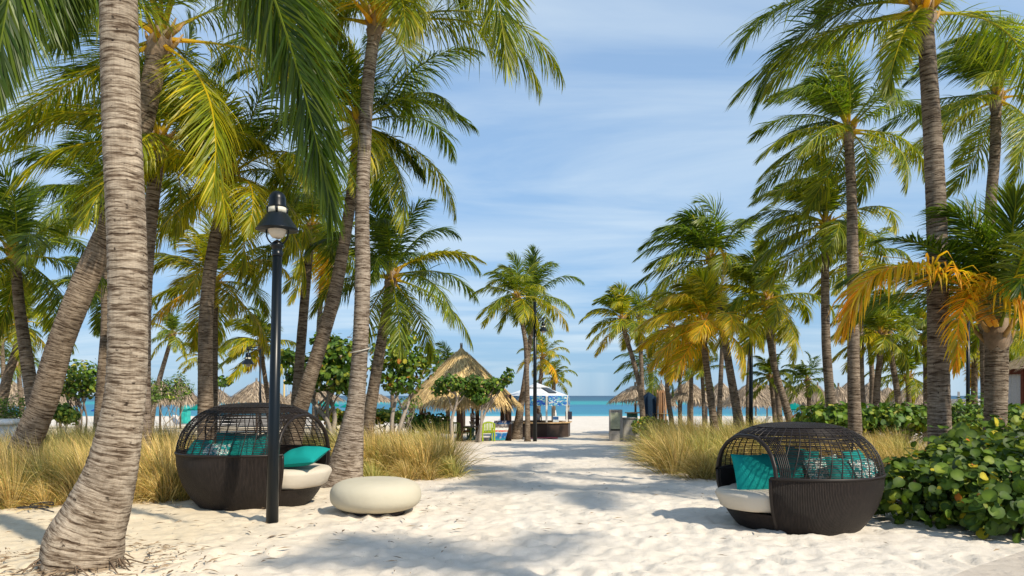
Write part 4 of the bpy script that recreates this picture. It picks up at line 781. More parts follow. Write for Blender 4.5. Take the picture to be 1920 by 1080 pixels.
# ------------------------------------------------------------------ people (small, far)
def person(label, x, y, head, H=1.72, shirt=(.7, .7, .7), legs=(.03, .03, .04), arms='down', z=None):
    g = G(y) if z is None else z; root = thing('person', label, 'person', (x, y, g)); s = H / 1.72
    def skin(nm, V, E, rad, m, sub=1):
        me = bpy.data.meshes.new(nm); ca, sa = math.cos(head), math.sin(head)
        me.from_pydata([(s * (a * ca - b * sa), s * (a * sa + b * ca), s * c) for a, b, c in V], E, []); o = bpy.data.objects.new(nm, me); COL.objects.link(o); o.parent = root
        md = o.modifiers.new('s', 'SKIN'); md.use_smooth_shade = True
        for i, q in enumerate(me.skin_vertices[0].data): q.radius = (rad[i] * s, rad[i] * s * .8); q.use_root = i == 0
        sb = o.modifiers.new('u', 'SUBSURF'); sb.levels = sub; sb.render_levels = sub; me.materials.append(m); return o
    hx = .24 if arms == 'down' else .20; hz = .80 if arms == 'down' else 1.08; hy = .03 if arms == 'down' else -.35
    V = [(0, 0, .95), (0, 0, 1.15), (0, 0, 1.38), (0, 0, 1.47), (0, -.01, 1.56), (0, -.01, 1.68), (.17, 0, 1.38), (.24, .01, 1.12), (hx, hy, hz + .04), (hx, hy - .03, hz - .06), (-.17, 0, 1.38), (-.24, .01, 1.12), (-hx, hy, hz + .04), (-hx, hy - .03, hz - .06), (.10, 0, .86), (.11, .0, .48), (.12, .03, .08), (.12, -.12, .04), (-.10, 0, .86), (-.11, 0, .48), (-.12, .03, .08), (-.12, -.12, .04)]
    E = [(0, 1), (1, 2), (2, 3), (3, 4), (4, 5), (2, 6), (6, 7), (7, 8), (8, 9), (2, 10), (10, 11), (11, 12), (12, 13), (0, 14), (14, 15), (15, 16), (16, 17), (0, 18), (18, 19), (19, 20), (20, 21)]
    skin('body', V, E, [.13, .12, .13, .055, .085, .08, .055, .045, .032, .03, .055, .045, .032, .03, .085, .058, .04, .035, .085, .058, .04, .035], M_skin)
    ms = mat('shirt', shirt, .9, .1); ml = mat('trousers', legs, .9, .1); mh = mat('hair', (.015, .012, .01), .7, .2)
    skin('shirt', [(0, 0, .90), (0, 0, 1.15), (0, 0, 1.40), (.18, 0, 1.39), (.235, .01, 1.2), (-.18, 0, 1.39), (-.235, .01, 1.2)], [(0, 1), (1, 2), (2, 3), (3, 4), (2, 5), (5, 6)], [.165, .155, .15, .085, .075, .085, .075], ms)
    skin('trousers', [(0, 0, .95), (.10, 0, .86), (.11, 0, .5), (.12, .02, .14), (-.10, 0, .86), (-.11, 0, .5), (-.12, .02, .14)], [(0, 1), (1, 2), (2, 3), (0, 4), (4, 5), (5, 6)], [.15, .11, .082, .07, .11, .082, .07], ml)
    skin('hair', [(0, .015, 1.60), (0, .005, 1.70)], [(0, 1)], [.098, .088], mh)
    return root
person('person in pale shirt with dark hair behind the kiosk counter', X(1008, 45), 45.0, R(10), shirt=(.55, .56, .58))
person('person in white shirt and dark trousers beyond the hedge left of the hut posts', X(797, 43), 43.0, R(180), shirt=(.74, .74, .74))
person('person in white top standing by the table under the thatched hut', X(886, 43.5), 43.5, R(70), shirt=(.72, .72, .72), legs=(.5, .42, .33), arms='fwd')

# ------------------------------------------------------------------ small furniture near the hut
def chair(label, x, y, rz, wide=.56, colr=(.22, .30, .01), name='green_chair', cat='chair', group='green slatted chairs under the hut', cushion=None):
    root = thing(name, label, cat, (x, y, G(y)), group); root.rotation_euler = (0, 0, rz)
    def part(nm, f):
        mb = MB(); f(mb); v = np.concatenate(mb.v); mb.v = [v + np.array((x, y, G(y)))]; mb.build(nm, M_paint, root, smooth=False)
    w_ = wide / 2
    part('seat', lambda m: [box(m, -w_, w_, -.25 + .085 * i, -.175 + .085 * i, .42, .445, colr) for i in range(6)])
    for sx in (-1, 1):
        part('leg', lambda m: box(m, sx * w_ - .03, sx * w_ + .03, -.28, -.22, 0, .64, colr)); part('leg', lambda m: box(m, sx * w_ - .03, sx * w_ + .03, .23, .29, 0, .92, colr)); part('armrest', lambda m: box(m, sx * w_ - .045, sx * w_ + .045, -.32, .228, .643, .675, colr))
    def bk(m):
        for i in range(int(wide / .08)):
            q = -w_ + .06 + .08 * i; box(m, q, q + .045, .245, .27, .50, .88 + .07 * math.cos(q / w_ * 1.5), colr)
        box(m, -w_ + .031, w_ - .031, .235, .28, .46, .5, colr)
        for i in range(8):
            a0, a1 = -w_ + .031 + (wide - .062) * i / 8, -w_ + .031 + (wide - .062) * (i + 1) / 8; zz = .88 + .09 * math.cos((a0 + a1) / 2 / w_ * 1.5); box(m, a0, a1, .232, .285, zz - .03, zz + .05, colr)
    part('backrest', bk)
    if cushion: part('seat_cushion', lambda m: box(m, -w_ + .04, w_ - .04, -.24, .22, .447, .53, cushion, bev=.03))
    return root
chair('wide green slatted bench with arched back by the dark hedge', X(842, 38.3), 38.3, R(180), 1.15, (.10, .15, .012), 'green_bench', 'bench', 'green slatted chairs under the hut')
chair('bright lime green slatted chair right of the double-trunk tree', X(914, 38.2), 38.2, R(195), .62, (.30, .40, .01), cushion=(.16, .05, .03))
chair('lime green slatted chair behind the hut post by the table', X(871, 39.6), 39.6, R(110), .6, (.22, .30, .01), cushion=(.16, .05, .03))
mb = MB(); xx = X(884, 39.9); zz = 39.9; gg = G(zz)
tb = thing('round_table', 'round table on a green vase-shaped pedestal under the hut', 'table', (xx, zz, gg)); lathe(mb, xx, zz, [(.03, gg + .70), (.55, gg + .705), (.56, gg + .72), (.55, gg + .74), (.03, gg + .745)], 24, (.30, .30, .30)); mb.build('table_top', M_paint, tb)
mb = MB(); lathe(mb, xx, zz, [(.30, gg), (.29, gg + .08), (.20, gg + .2), (.12, gg + .36), (.18, gg + .48), (.2, gg + .6), (.1, gg + .699)], 16, (.03, .12, .10)); mb.build('pedestal', M_paint, tb)
# poster board
def poster():
    Z = 38.6; x = X(937, Z); g = G(Z); root = thing('poster_board', 'leaning blue poster board with photos and a red banner beside the hut post', 'poster board', (x, Z, g))
    m = mat('poster_print', rough=.4, spec=.3); q = NT(m); t = q.attr('tc').outputs['Vector']; s = q.n('ShaderNodeSeparateXYZ'); q.l(t, s.inputs[0])
    n = q.noise(q.mapping(t, (9, 9, 9)), 1.0, 3); n2 = q.n('ShaderNodeTexVoronoi', Scale=6.0); q.l(t, n2.inputs['Vector'])
    zz = q.math('MULTIPLY_ADD', n, .06, s.outputs[2])
    base = q.ramp(zz, [(.02, (.02, .25, .28)), (.2, (.01, .10, .30)), (.38, (.01, .13, .36)), (.44, (.5, .62, .66)), (.47, (.55, .07, .03)), (.53, (.6, .08, .03)), (.545, (.72, .72, .70)), (.66, (.62, .62, .60)), (.68, (.10, .09, .09)), (.84, (.16, .14, .14)), (.86, (.02, .10, .26)), (.96, (.005, .015, .07))])
    ph = q.mix(q.ramp(n2.outputs['Distance'], [(.25, (.6, .6, .6)), (.5, (0, 0, 0))]), base, (.45, .40, .36)); q.l(ph, q.b.inputs['Base Color'])
    w_, h_ = .42, 1.0; lean = .26; sk = .28
    def quad(off, ww, z0, z1): return [(x + a * ww + sk * (z - .5), Z + lean * (z - .0) + off, g + .04 + z * h_) for (a, z) in ((-1, z0), (1, z0), (1, z1), (-1, z1))]
    mb = MB(); a, b = quad(0, w_, 0, 1), quad(.04, w_, 0, 1); tc = [(0, 0, 0), (1, 0, 0), (1, 0, 1), (0, 0, 1)] * 2
    mb.add(a + b, f4=[(0, 1, 2, 3), (4, 7, 6, 5), (0, 4, 5, 1), (1, 5, 6, 2), (2, 6, 7, 3), (3, 7, 4, 0)], tc=tc); mb.build('panel', m, root, smooth=False)
    mb = MB(); bar(mb, (x + .1, Z + .27, g + .95), (x + .1, Z + .85, g - .02), .02, 6, (.5, .5, .5)); mb.build('prop', M_paint, root)
    text('Excursions', .17, (x - .18 + .09, Z + lean * .9 - .012, g + .88), root, (.55, .65, .8), (R(90) + math.atan(lean) * -1, 0, 0))
def text(body, size, loc, parent, col, rot=(R(90), 0, 0), align='LEFT', ext=.002):
    cu = bpy.data.curves.new('lettering', 'FONT'); cu.body = body; cu.size = size; cu.align_x = align; cu.extrude = ext
    o = bpy.data.objects.new('tmp', cu); COL.objects.link(o); dg = bpy.context.evaluated_depsgraph_get(); me = bpy.data.meshes.new_from_object(o.evaluated_get(dg)); bpy.data.objects.remove(o)
    me.materials.clear(); me.materials.append(mat('lettering_paint', col, .6, .2)); t = bpy.data.objects.new('lettering', me); COL.objects.link(t); t.parent = parent; t.location = Vector(loc) - ORG[parent.name]; t.rotation_euler = rot; return t
poster()
def sign():
    Z = 38.8; x0, x1 = X(1143, Z), X(1163.5, Z); g = G(Z); z1 = W(0, 768, Z).z; root = thing('menu_sign', 'tall grey menu totem with green panel before the sea gap', 'sign', ((x0 + x1) / 2, Z, g)); H = z1 - g
    mb = MB(); box(mb, x0, x1 + .1, Z, Z + .28, g - .05, z1, (.33, .31, .285), bev=.008); mb.build('body', M_paint, root, smooth=False)
    mb = MB(); box(mb, x0 + .05, x1 - .03, Z - .012, Z - .001, g + H * .33, g + H * .9, (.34, .37, .27)); mb.build('panel', M_paint, root, smooth=False)
    mb = MB(); box(mb, x0 + .05, x1 - .03, Z - .02, Z - .0125, g + H * .325, g + H * .385, (.03, .035, .03)); mb.build('dark_strip', M_paint, root, smooth=False)
    text('Trail Beach', .088, ((x0 + x1) / 2, Z - .004, g + H * .925), root, (.06, .06, .05), align='CENTER')
    for i in range(14): mb = MB() if i == 0 else mb; zz = g + H * (.86 - .033 * i); box(mb, x0 + .09, x1 - .08 - .1 * (i % 3 == 2) - .06 * (i % 2), Z - .015, Z - .0125, zz, zz + .018, (.20, .22, .16))
    mb.build('printed_lines', M_paint, root, smooth=False)
    a0, a1 = X(1168, Z + .4), X(1192, Z + .4); zt = W(0, 783, Z + .4).z; cb = thing('grey_cabinet', 'low grey utility cabinet right of the menu totem', 'cabinet', ((a0 + a1) / 2, Z + .4, g)); yy = Z + .4
    mb = MB(); box(mb, a0, a1, yy, yy + .5, g - .05, zt - .06, (.34, .32, .29), bev=.006); mb.build('body', M_paint, cb, smooth=False)
    mb = MB(); box(mb, a0 - .04, a1 + .04, yy - .05, yy + .55, zt - .057, zt, (.44, .41, .36), bev=.01); mb.build('top', M_paint, cb, smooth=False)
    for k in range(2): mb = MB(); box(mb, a0 + .05 + .32 * k, a0 + .35 + .27 * k, yy - .018, yy - .002, g + .06, zt - .12, (.37, .35, .31)); mb.build('door', M_paint, cb, smooth=False)
    # round table on the first umbrella's post
    zz = 49.4; xx = X(1191, zz); gz = G(zz); tb = thing('round_table', 'small round wooden table with green bin beneath the first right umbrella', 'table', (xx, zz, gz)); h_ = W(0, 773, zz).z
    mb = MB(); lathe(mb, xx, zz, [(.02, h_ - .05), (.7, h_ - .05), (.7, h_), (.02, h_ + .003)], 20, (.48, .33, .2)); mb.build('table_top', M_paint, tb); mb = MB(); lathe(mb, xx - .2, zz, [(.36, gz), (.36, h_ - .06)], 16, (.03, .13, .11)); mb.build('pedestal', M_paint, tb)
sign()
def cover():
    Z = 42; b = gpt(1217, Z); r = np.random.default_rng(4); zt = W(0, 737, Z).z; mb = MB(); n = 40; rows = 12; V = []
    for i in range(rows):
        f_ = i / (rows - 1); rad = np.interp(f_, [0, .2, .7, .92, 1], [.47, .42, .44, .36, .05])
        for j in range(n):
            a = j * 2 * math.pi / n; q = rad * (1 + .10 * math.sin(a * 7 + f_ * 2) + .05 * math.sin(a * 13 + 1)); V.append((b.x + q * math.cos(a), Z + q * math.sin(a) * .8, b.z + (zt - b.z) * f_ + .05 * math.sin(a * 3) * (f_ > .6)))
    cc = np.array([(.010, .022, .045), (.012, .03, .06)])[np.arange(rows * n) % 2]; mb.add(V, f4=grid_faces(rows, n, True), fn=[list(range((rows - 1) * n, rows * n))], col=cc); mb.build('covered_stack', M_cloth, label='tall stack draped in a dark blue tarpaulin right of the shrub', cat='covered stack')
    root = thing('bamboo_bundle', 'upright bundle of brown bamboo poles beside the dark blue cover', 'bamboo bundle', gpt(1241, 41.6))
    for i in range(12):
        a = i * 2.4; rr_ = .09 * math.sqrt(i); x = X(1241, 41.6) + rr_ * math.cos(a); y = 41.6 + rr_ * math.sin(a); mb = MB(); tube(mb, [(x, y, b.z - .05), (x * .998 + .03, y, W(0, 731 + 2 * (i % 3), 41.6).z)], .04, 7, np.array((.26, .13, .05)) * (0.8 + .05 * i)); mb.build('pole', M_paint, root)
    mb = MB(); 
    for zz in (.6, 1.4): mb = MB(); lathe(mb, X(1241, 41.6) + .02, 41.6, [(.36, b.z + zz), (.365, b.z + zz + .02), (.36, b.z + zz + .04)], 16, (.3, .2, .1)); mb.build('binding', M_paint, root)
cover()

# ------------------------------------------------------------------ far beach: loungers, teal canopies, boat, walls
def lounger():
    x, y = X(935, 62), 62.0; g = G(y); root = thing('beach_lounger', 'white beach lounger with raised back seen under the big hut', 'lounger', (x, y, g), 'white loungers on the beach')
    c = (.72, .69, .64); mb = MB(); box(mb, x - 1.0, x + .35, y - .32, y + .32, g + .34, g + .39, c, bev=.01); mb.build('seat', M_paint, root, smooth=False)
    mb = MB(); v = [(x + a, y + b, g + z) for b in (-.32, .32) for (a, z) in ((.36, .36), (.98, .98), (.95, 1.02), (.33, .41))]; mb.add(v, f4=[(0, 1, 2, 3), (7, 6, 5, 4), (0, 4, 5, 1), (1, 5, 6, 2), (2, 6, 7, 3), (3, 7, 4, 0)], col=c); mb.build('backrest', M_paint, root, smooth=False)
    for a in (-.9, .25):
        for b in (-.28, .28): mb = MB(); box(mb, x + a - .025, x + a + .025, y + b - .025, y + b + .025, g, g + .34, c); mb.build('leg', M_paint, root, smooth=False)
    return root
l0 = lounger()
for i, (px, Z, rz, lb) in enumerate(((905, 64, 2.9, 'white lounger left of the double-trunk tree under the hut'), (922, 60, .3, 'white lounger just behind the lime green chair'), (880, 58, .1, 'white lounger left of the table under the hut'),
     (1400, 62, .2, 'white lounger below the umbrella left of the black pole'), (1420, 58, .1, 'white lounger right of the black pole foot'), (1436, 62, 2.8, 'white lounger left of the leaning palm foot'), (1486, 60, .3, 'white lounger right of the leaning palm foot'), (1506, 58, 2.9, 'white lounger beneath the small low palm'), (1528, 62, .2, 'white lounger left of the mid-height crowned palm'),
     (1545, 57, .4, 'white lounger at the foot of the mid-height crowned palm'), (1460, 66, .1, 'white lounger seen past the broad-crowned palm'), (1378, 66, 3.0, 'white lounger by the wind-swept palm foot'), (300, 58, .2, 'white lounger under the umbrella behind the oleanders'), (340, 62, 2.9, 'white lounger left of the teal beach hut'), (372, 58, .1, 'white lounger right of the teal beach hut'), (310, 68, 1.0, 'white lounger nearest the water behind the oleanders'))):
    copy_tree(l0, loc=(X(px, Z), Z, G(Z)), rz=rz, label=lb)
def canopy(label, px, y0, hw, Z, col=(.0, .20, .17)):
    x = X(px, Z); g = G(Z); z1 = W(0, y0, Z).z; rr = hw * Z / F; root = thing('beach_parasol', label, 'parasol', (x, Z, g), 'teal parasols on the beach')
    mb = MB(); tube(mb, [(x, Z, g), (x, Z, z1)], .03, 6, (.6, .58, .5)); mb.build('pole', M_paint, root)
    mb = MB(); lathe(mb, x, Z, [(.03, z1 + .05), (rr * .5, z1 - rr * .16), (rr, z1 - rr * .42), (rr * .98, z1 - rr * .5), (rr * .4, z1 - rr * .2)], 8, col); mb.build('canopy', M_cloth, root, smooth=False)
canopy('teal parasol low behind the sea grape stems', 612, 750, 24, 70); canopy('teal parasol right of the teal beach hut', 375, 757, 24, 66); canopy('teal parasol under the umbrella right of the leaning palm', 1490, 756, 26, 64); canopy('teal parasol left of the pale trunk', 652, 757, 14, 80); canopy('blue parasol far left by the water behind the round tree', 190, 762, 18, 80, (.02, .08, .3))
root = thing('beach_hut', 'small teal wooden beach hut by the water behind the oleanders', 'beach hut', gpt(347, 78)); x = X(347, 78); g = G(78)
mb = MB(); box(mb, x - .42, x + .42, 77.6, 78.4, g, g + 1.5, (.02, .40, .34), bev=.01); mb.build('wall', M_paint, root, smooth=False)
mb = MB(); v = [(x - .55, 77.4, g + 1.5), (x + .55, 77.4, g + 1.5), (x + .55, 78.6, g + 1.5), (x - .55, 78.6, g + 1.5), (x, 77.4, g + 1.95), (x, 78.6, g + 1.95)]; mb.add(v, f4=[(3, 2, 1, 0), (0, 4, 5, 3), (1, 2, 5, 4)], f3=[(0, 1, 4), (2, 3, 5)], col=(.02, .32, .28)); mb.build('roof', M_paint, root, smooth=False)
mb = MB(); box(mb, x - .2, x + .15, 77.57, 77.598, g, g + 1.1, (.015, .30, .26)); mb.build('door', M_paint, root, smooth=False)
def boat():
    Z = 190; x = X(537, Z); g = -1.55; root = thing('sailing_boat', 'white moored sailing boat with bare leaning mast on the sea', 'boat', (x, Z, g)); mb = MB(); V = []
    for i, t in enumerate(np.linspace(0, 1, 9)):
        b = .95 * math.sin(math.pi * min(1, .18 + t * .82)) ** .7
        for (u, z) in ((0, -.3), (.7, .1), (1, .9 + .3 * t * t), (0, .95 + .3 * t * t)): V.append((x - 4 + 8 * t, Z - b * u, g + z))
        for (u, z) in ((1, .9 + .3 * t * t), (.7, .1)): V.append((x - 4 + 8 * t, Z + b * u, g + z))
    mb.add(V, f4=grid_faces(9, 6, True), fn=[list(range(6))[::-1], list(range(48, 54))], col=(.75, .75, .75)); mb.build('hull', M_paint, root)
    mb = MB(); box(mb, x - 1.6, x + 1.4, Z - .5, Z + .5, g + .95, g + 1.7, (.6, .62, .64), bev=.15); mb.build('cabin', M_paint, root); mb = MB(); bar(mb, (x + .6, Z, g + 1.0), (x - .5, Z, g + 11.5), .09, 6, (.7, .7, .7)); bar(mb, (x + .5, Z, g + 2.3), (x - 3.2, Z, g + 2.2), .07, 6, (.6, .6, .6)); mb.build('mast', M_paint, root)
boat()
mb = MB(); tube(mb, [gpt(532, 70), W(533, 712, 70)], [.11, .09], 8, (.50, .38, .18)); mb.build('wooden_pole', M_wood, label='bare yellowish wooden pole behind the left daybed roof', cat='pole')
# white planter edge at the left, white fence and curtained cabana at the right
root = thing('white_planter', 'white rounded concrete planter wall cut by the left edge', 'planter', gpt(0, 16.5)); z1 = W(0, 787, 16.5).z; g = G(16.5)
mb = MB(); box(mb, X(-140, 16.5), X(29, 16.5), 16.5, 17.2, g - .1, z1 - .12, (.66, .66, .66), bev=.03); mb.build('wall', M_paint, root); mb = MB(); box(mb, X(-140, 16.5), X(31, 16.5), 16.38, 17.3, z1 - .117, z1, (.70, .71, .72), bev=.035); mb.build('coping', M_paint, root)
root = thing('white_fence', 'low white panel fence between the two near right trunks', 'fence', gpt(1817, 36)); z1 = W(0, 748, 36).z; g = G(36); mb = MB(); box(mb, X(1775, 36), X(1850, 36), 36, 36.05, g + .3, z1 - .08, (.66, .66, .67)); mb.build('panel', M_paint, root, smooth=False)
mb = MB(); box(mb, X(1773, 36), X(1852, 36), 35.97, 36.09, z1 - .077, z1, (.72, .72, .72)); mb.build('rail', M_paint, root, smooth=False)
for px in (1775, 1796, 1846): mb = MB(); box(mb, X(px, 36) - .04, X(px, 36) + .04, 35.9, 35.97, g, z1 + (.35 if px == 1796 else .03), (.72, .72, .72)); mb.build('post', M_paint, root, smooth=False)
def cabana():
    Z = 24.0; g = G(Z); x0 = X(1886, Z + 2.8); x1 = x0 + 3.2; zt = W(0, 697, Z).z; root = thing('curtained_cabana', 'thatched cabana with white curtains and red-brown posts at the right edge', 'cabana', (x0 + 1.6, Z + 1.5, g))
    for (a, b) in ((x0 + .58, Z), (x1, Z), (x0 - .08, Z + 1.75), (x0 + .05, Z + 3), (x1, Z + 3)): mb = MB(); box(mb, a - .07, a + .07, b - .07, b + .07, g - .05, zt + .25, (.16, .045, .025), bev=.01); mb.build('post', M_wood, root, smooth=False)
    mb = MB(); n = 60; V = []
    for zz in np.linspace(g + .12, zt, 8):
        for i in range(n): t = i / (n - 1); V.append((x0 - .02 + .52 * t, Z + .02 + .035 * math.sin(t * 38) + .03 * math.sin(t * 17), zz))
    mb.add(V, f4=grid_faces(8, n), col=(.55, .55, .57)); mb.build('curtain', M_cloth, root)
    mb = MB(); V = []
    for zz in np.linspace(g + .12, zt, 6):
        for i in range(n): t = i / (n - 1); V.append((x0 - .02 + .03 * math.sin(t * 60), Z + .1 + 2.8 * t, zz))
    mb.add(V, f4=grid_faces(6, n), col=(.55, .55, .57)); mb.build('curtain', M_cloth, root)
    mb = MB(); box(mb, x0 - .1, x1 + .1, Z - .1, Z - .02, zt - .02, zt + .16, (.13, .04, .025)); box(mb, x0 - .12, x0 - .04, Z - .02, Z + 3.1, zt - .02, zt + .16, (.13, .04, .025)); mb.build('beam', M_wood, root, smooth=False)
    mb = MB(); V = [(x0 - .25, Z - .25, zt + .17), (x1 + .3, Z - .25, zt + .17), (x1 + .3, Z + 3.3, zt + .17), (x0 - .25, Z + 3.3, zt + .17), (x0 + 1.6, Z + .8, zt + 1.1), (x0 + 1.6, Z + 2.2, zt + 1.1)]
    mb.add(V, f4=[(3, 2, 1, 0), (1, 2, 5, 4), (3, 0, 4, 5)], f3=[(0, 1, 4), (2, 3, 5)], col=(.32, .25, .17)); r = np.random.default_rng(2)
    for i in range(700):
        a = r.uniform(0, 1); e = r.uniform(0, 1) ** .6; p = np.array((x0 - .25 + 1.85 * (1 - e), Z - .25 + a * 3.4, zt + .2 + .93 * (1 - e))) if i % 2 else np.array((x0 - .25 + a * 3.6, Z - .25 + 1.0 * (1 - e), zt + .2 + .93 * (1 - e)))
        d = np.array((-.25, 0, -.12)) if i % 2 else np.array((0, -.2, -.16)); t = np.array((0, .02, 0)) if i % 2 else np.array((.02, 0, 0)); q = p + d * r.uniform(.5, 1.3); q[2] -= .05
        mb.add([p - t, p + t, q + t * .3, q - t * .3], f4=[(0, 1, 2, 3)], col=np.array((.38, .30, .2)) * r.uniform(.6, 1.2))
    mb.build('roof', M_straw, root, smooth=False)
cabana()

# ------------------------------------------------------------------ lamps
BLK = (.004, .007, .010)
def shade_head(root, x, y, z, s, hang=True):
    """z: rim level of the shade, s: metres per shade radius"""
    mb = MB(); lathe(mb, x, y, [(s, z), (s * .98, z + .02 * s), (s * .50, z + .74 * s), (s * .44, z + .78 * s), (s * .42, z + .76 * s), (s * .47, z + .72 * s), (s * .93, z + .03 * s)], 28, BLK); mb.build('lamp_shade', M_gloss, root)
    mb = MB(); lathe(mb, x, y, [(.05 * s, z + .70 * s), (s * .90, z + .045 * s), (s * .89, z + .03 * s), (.05 * s, z + .66 * s)], 28, (.62, .56, .48)); mb.build('reflector', M_paint, root)
    mb = MB(); lathe(mb, x, y, [(s * .42, z + .80 * s), (s * .42, z + 1.05 * s), (s * .38, z + 1.05 * s), (s * .38, z + .80 * s)], 24, (.62, .60, .50)); mb.build('glass_band', M_paint, root)
    mb = MB()
    for k in range(4): a = k * math.pi / 2 + .25; bx_, by_ = x + math.cos(a) * s * .43, y + math.sin(a) * s * .43; box(mb, bx_ - .05 * s, bx_ + .05 * s, by_ - .05 * s, by_ + .05 * s, z + .78 * s, z + 1.08 * s, BLK)
    lathe(mb, x, y, [(s * .43, z + 1.05 * s), (s * .43, z + 1.12 * s), (s * .40, z + 1.2 * s), (s * .40, z + 1.45 * s), (s * .36, z + 1.62 * s), (s * .25, z + 1.76 * s), (s * .1, z + 1.83 * s), (.01, z + 1.84 * s)], 24, BLK); mb.build('finial', M_gloss, root)
    mb = MB(); lathe(mb, x, y, [(s * .40, z + .25 * s), (s * .43, z + .0 * s), (s * .38, z - .2 * s), (s * .25, z - .36 * s), (s * .08, z - .42 * s)], 24, (.66, .58, .48)); mb.build('globe', M_paint, root)
def near_lamp():
    Z = 9.5; s = Z / F; xb, xt = X(510, Z), X(520, Z); x = xt; root = thing('street_lamp', 'black lamp post with upright bell-shaped lantern before the left daybed', 'lamp post', (xb, Z, 0))
    mb = MB(); tube(mb, [(xb, Z, -.1), (xb + (x - xb) * .3, Z, 1.0), (x, Z, W(0, 480, Z).z)], [.078, .070, .058], 20, BLK); mb.build('post', M_gloss, root)
    mb = MB(); zt = W(0, 457, Z).z; lathe(mb, x, Z, [(.062, zt - .16), (.068, zt - .15), (.068, zt - .12), (.062, zt - .11), (.062, zt - .05), (.078, zt - .04), (.078, zt - .0), (.045, zt + .03), (.01, zt + .05)], 16, BLK); mb.build('collar', M_gloss, root)
    zs = W(0, 431, Z).z
    for k in (-1, 1):
        mb = MB(); tube(mb, catmull([(x + k * .04, Z, zt - .02), (x + k * .10, Z, zt + .03), (x + k * .135, Z, zt + .10), (x + k * .14, Z, zs + .05), (x + k * .14, Z, zs + .16)], 6), .010, 8, BLK); mb.build('yoke_arm', M_gloss, root)
    shade_head(root, x, Z, zs, 39.5 * s)
near_lamp()
def far_lamp(label, pxp, base_py, top_py, Z, arm, rim_py, sw, side, pw):
    x = X(pxp, Z); g = G(Z); s = Z / F; root = thing('street_lamp', label, 'lamp post', (x, Z, g)); zt = W(0, top_py, Z).z
    mb = MB(); tube(mb, [(x, Z, g - .05), (x, Z, zt)], [pw * s * .55, pw * s * .42], 12, BLK); mb.build('post', M_gloss, root)
    if arm:
        zr = W(0, rim_py, Z).z; xa = x + side * arm * s; S_ = sw * s; top = zr + 1.83 * S_
        mb = MB(); bar(mb, (x, Z, top + .10), (xa + side * .05, Z, top + .10), .022, 8, BLK); bar(mb, (x, Z, top + .2), (xa + side * .05, Z, top + .16), .018, 8, BLK); bar(mb, (xa, Z, top - .02), (xa, Z, top + .22), .02, 8, BLK)
        tube(mb, catmull([(x, Z, zt - .4), (x + side * arm * s * .25, Z, top + .55), (x + side * arm * s * .6, Z, top + .28), (xa, Z, top + .2)], 6), .012, 6, BLK); mb.build('bracket', M_gloss, root)
        shade_head(root, xa, Z, zr, S_)
    return root
far_lamp('black lamp post with one hanging lantern beside the crossing palms', 1003, 829, 566, 38, 15.5, 621, 9.2, 1, 7)
far_lamp('black lamp post whose hanging lantern faces left, behind the left daybed', 488, 790, 655, 27, 23, 683, 12, -1, 4.6)
far_lamp('plain black pole without lantern behind the right daybed', 1408, 800, 640, 26, 0, 0, 0, 1, 8)
far_lamp('thin black leaning pole behind the stout palm fronds', 1815, 780, 590, 24, 0, 0, 0, 1, 7)

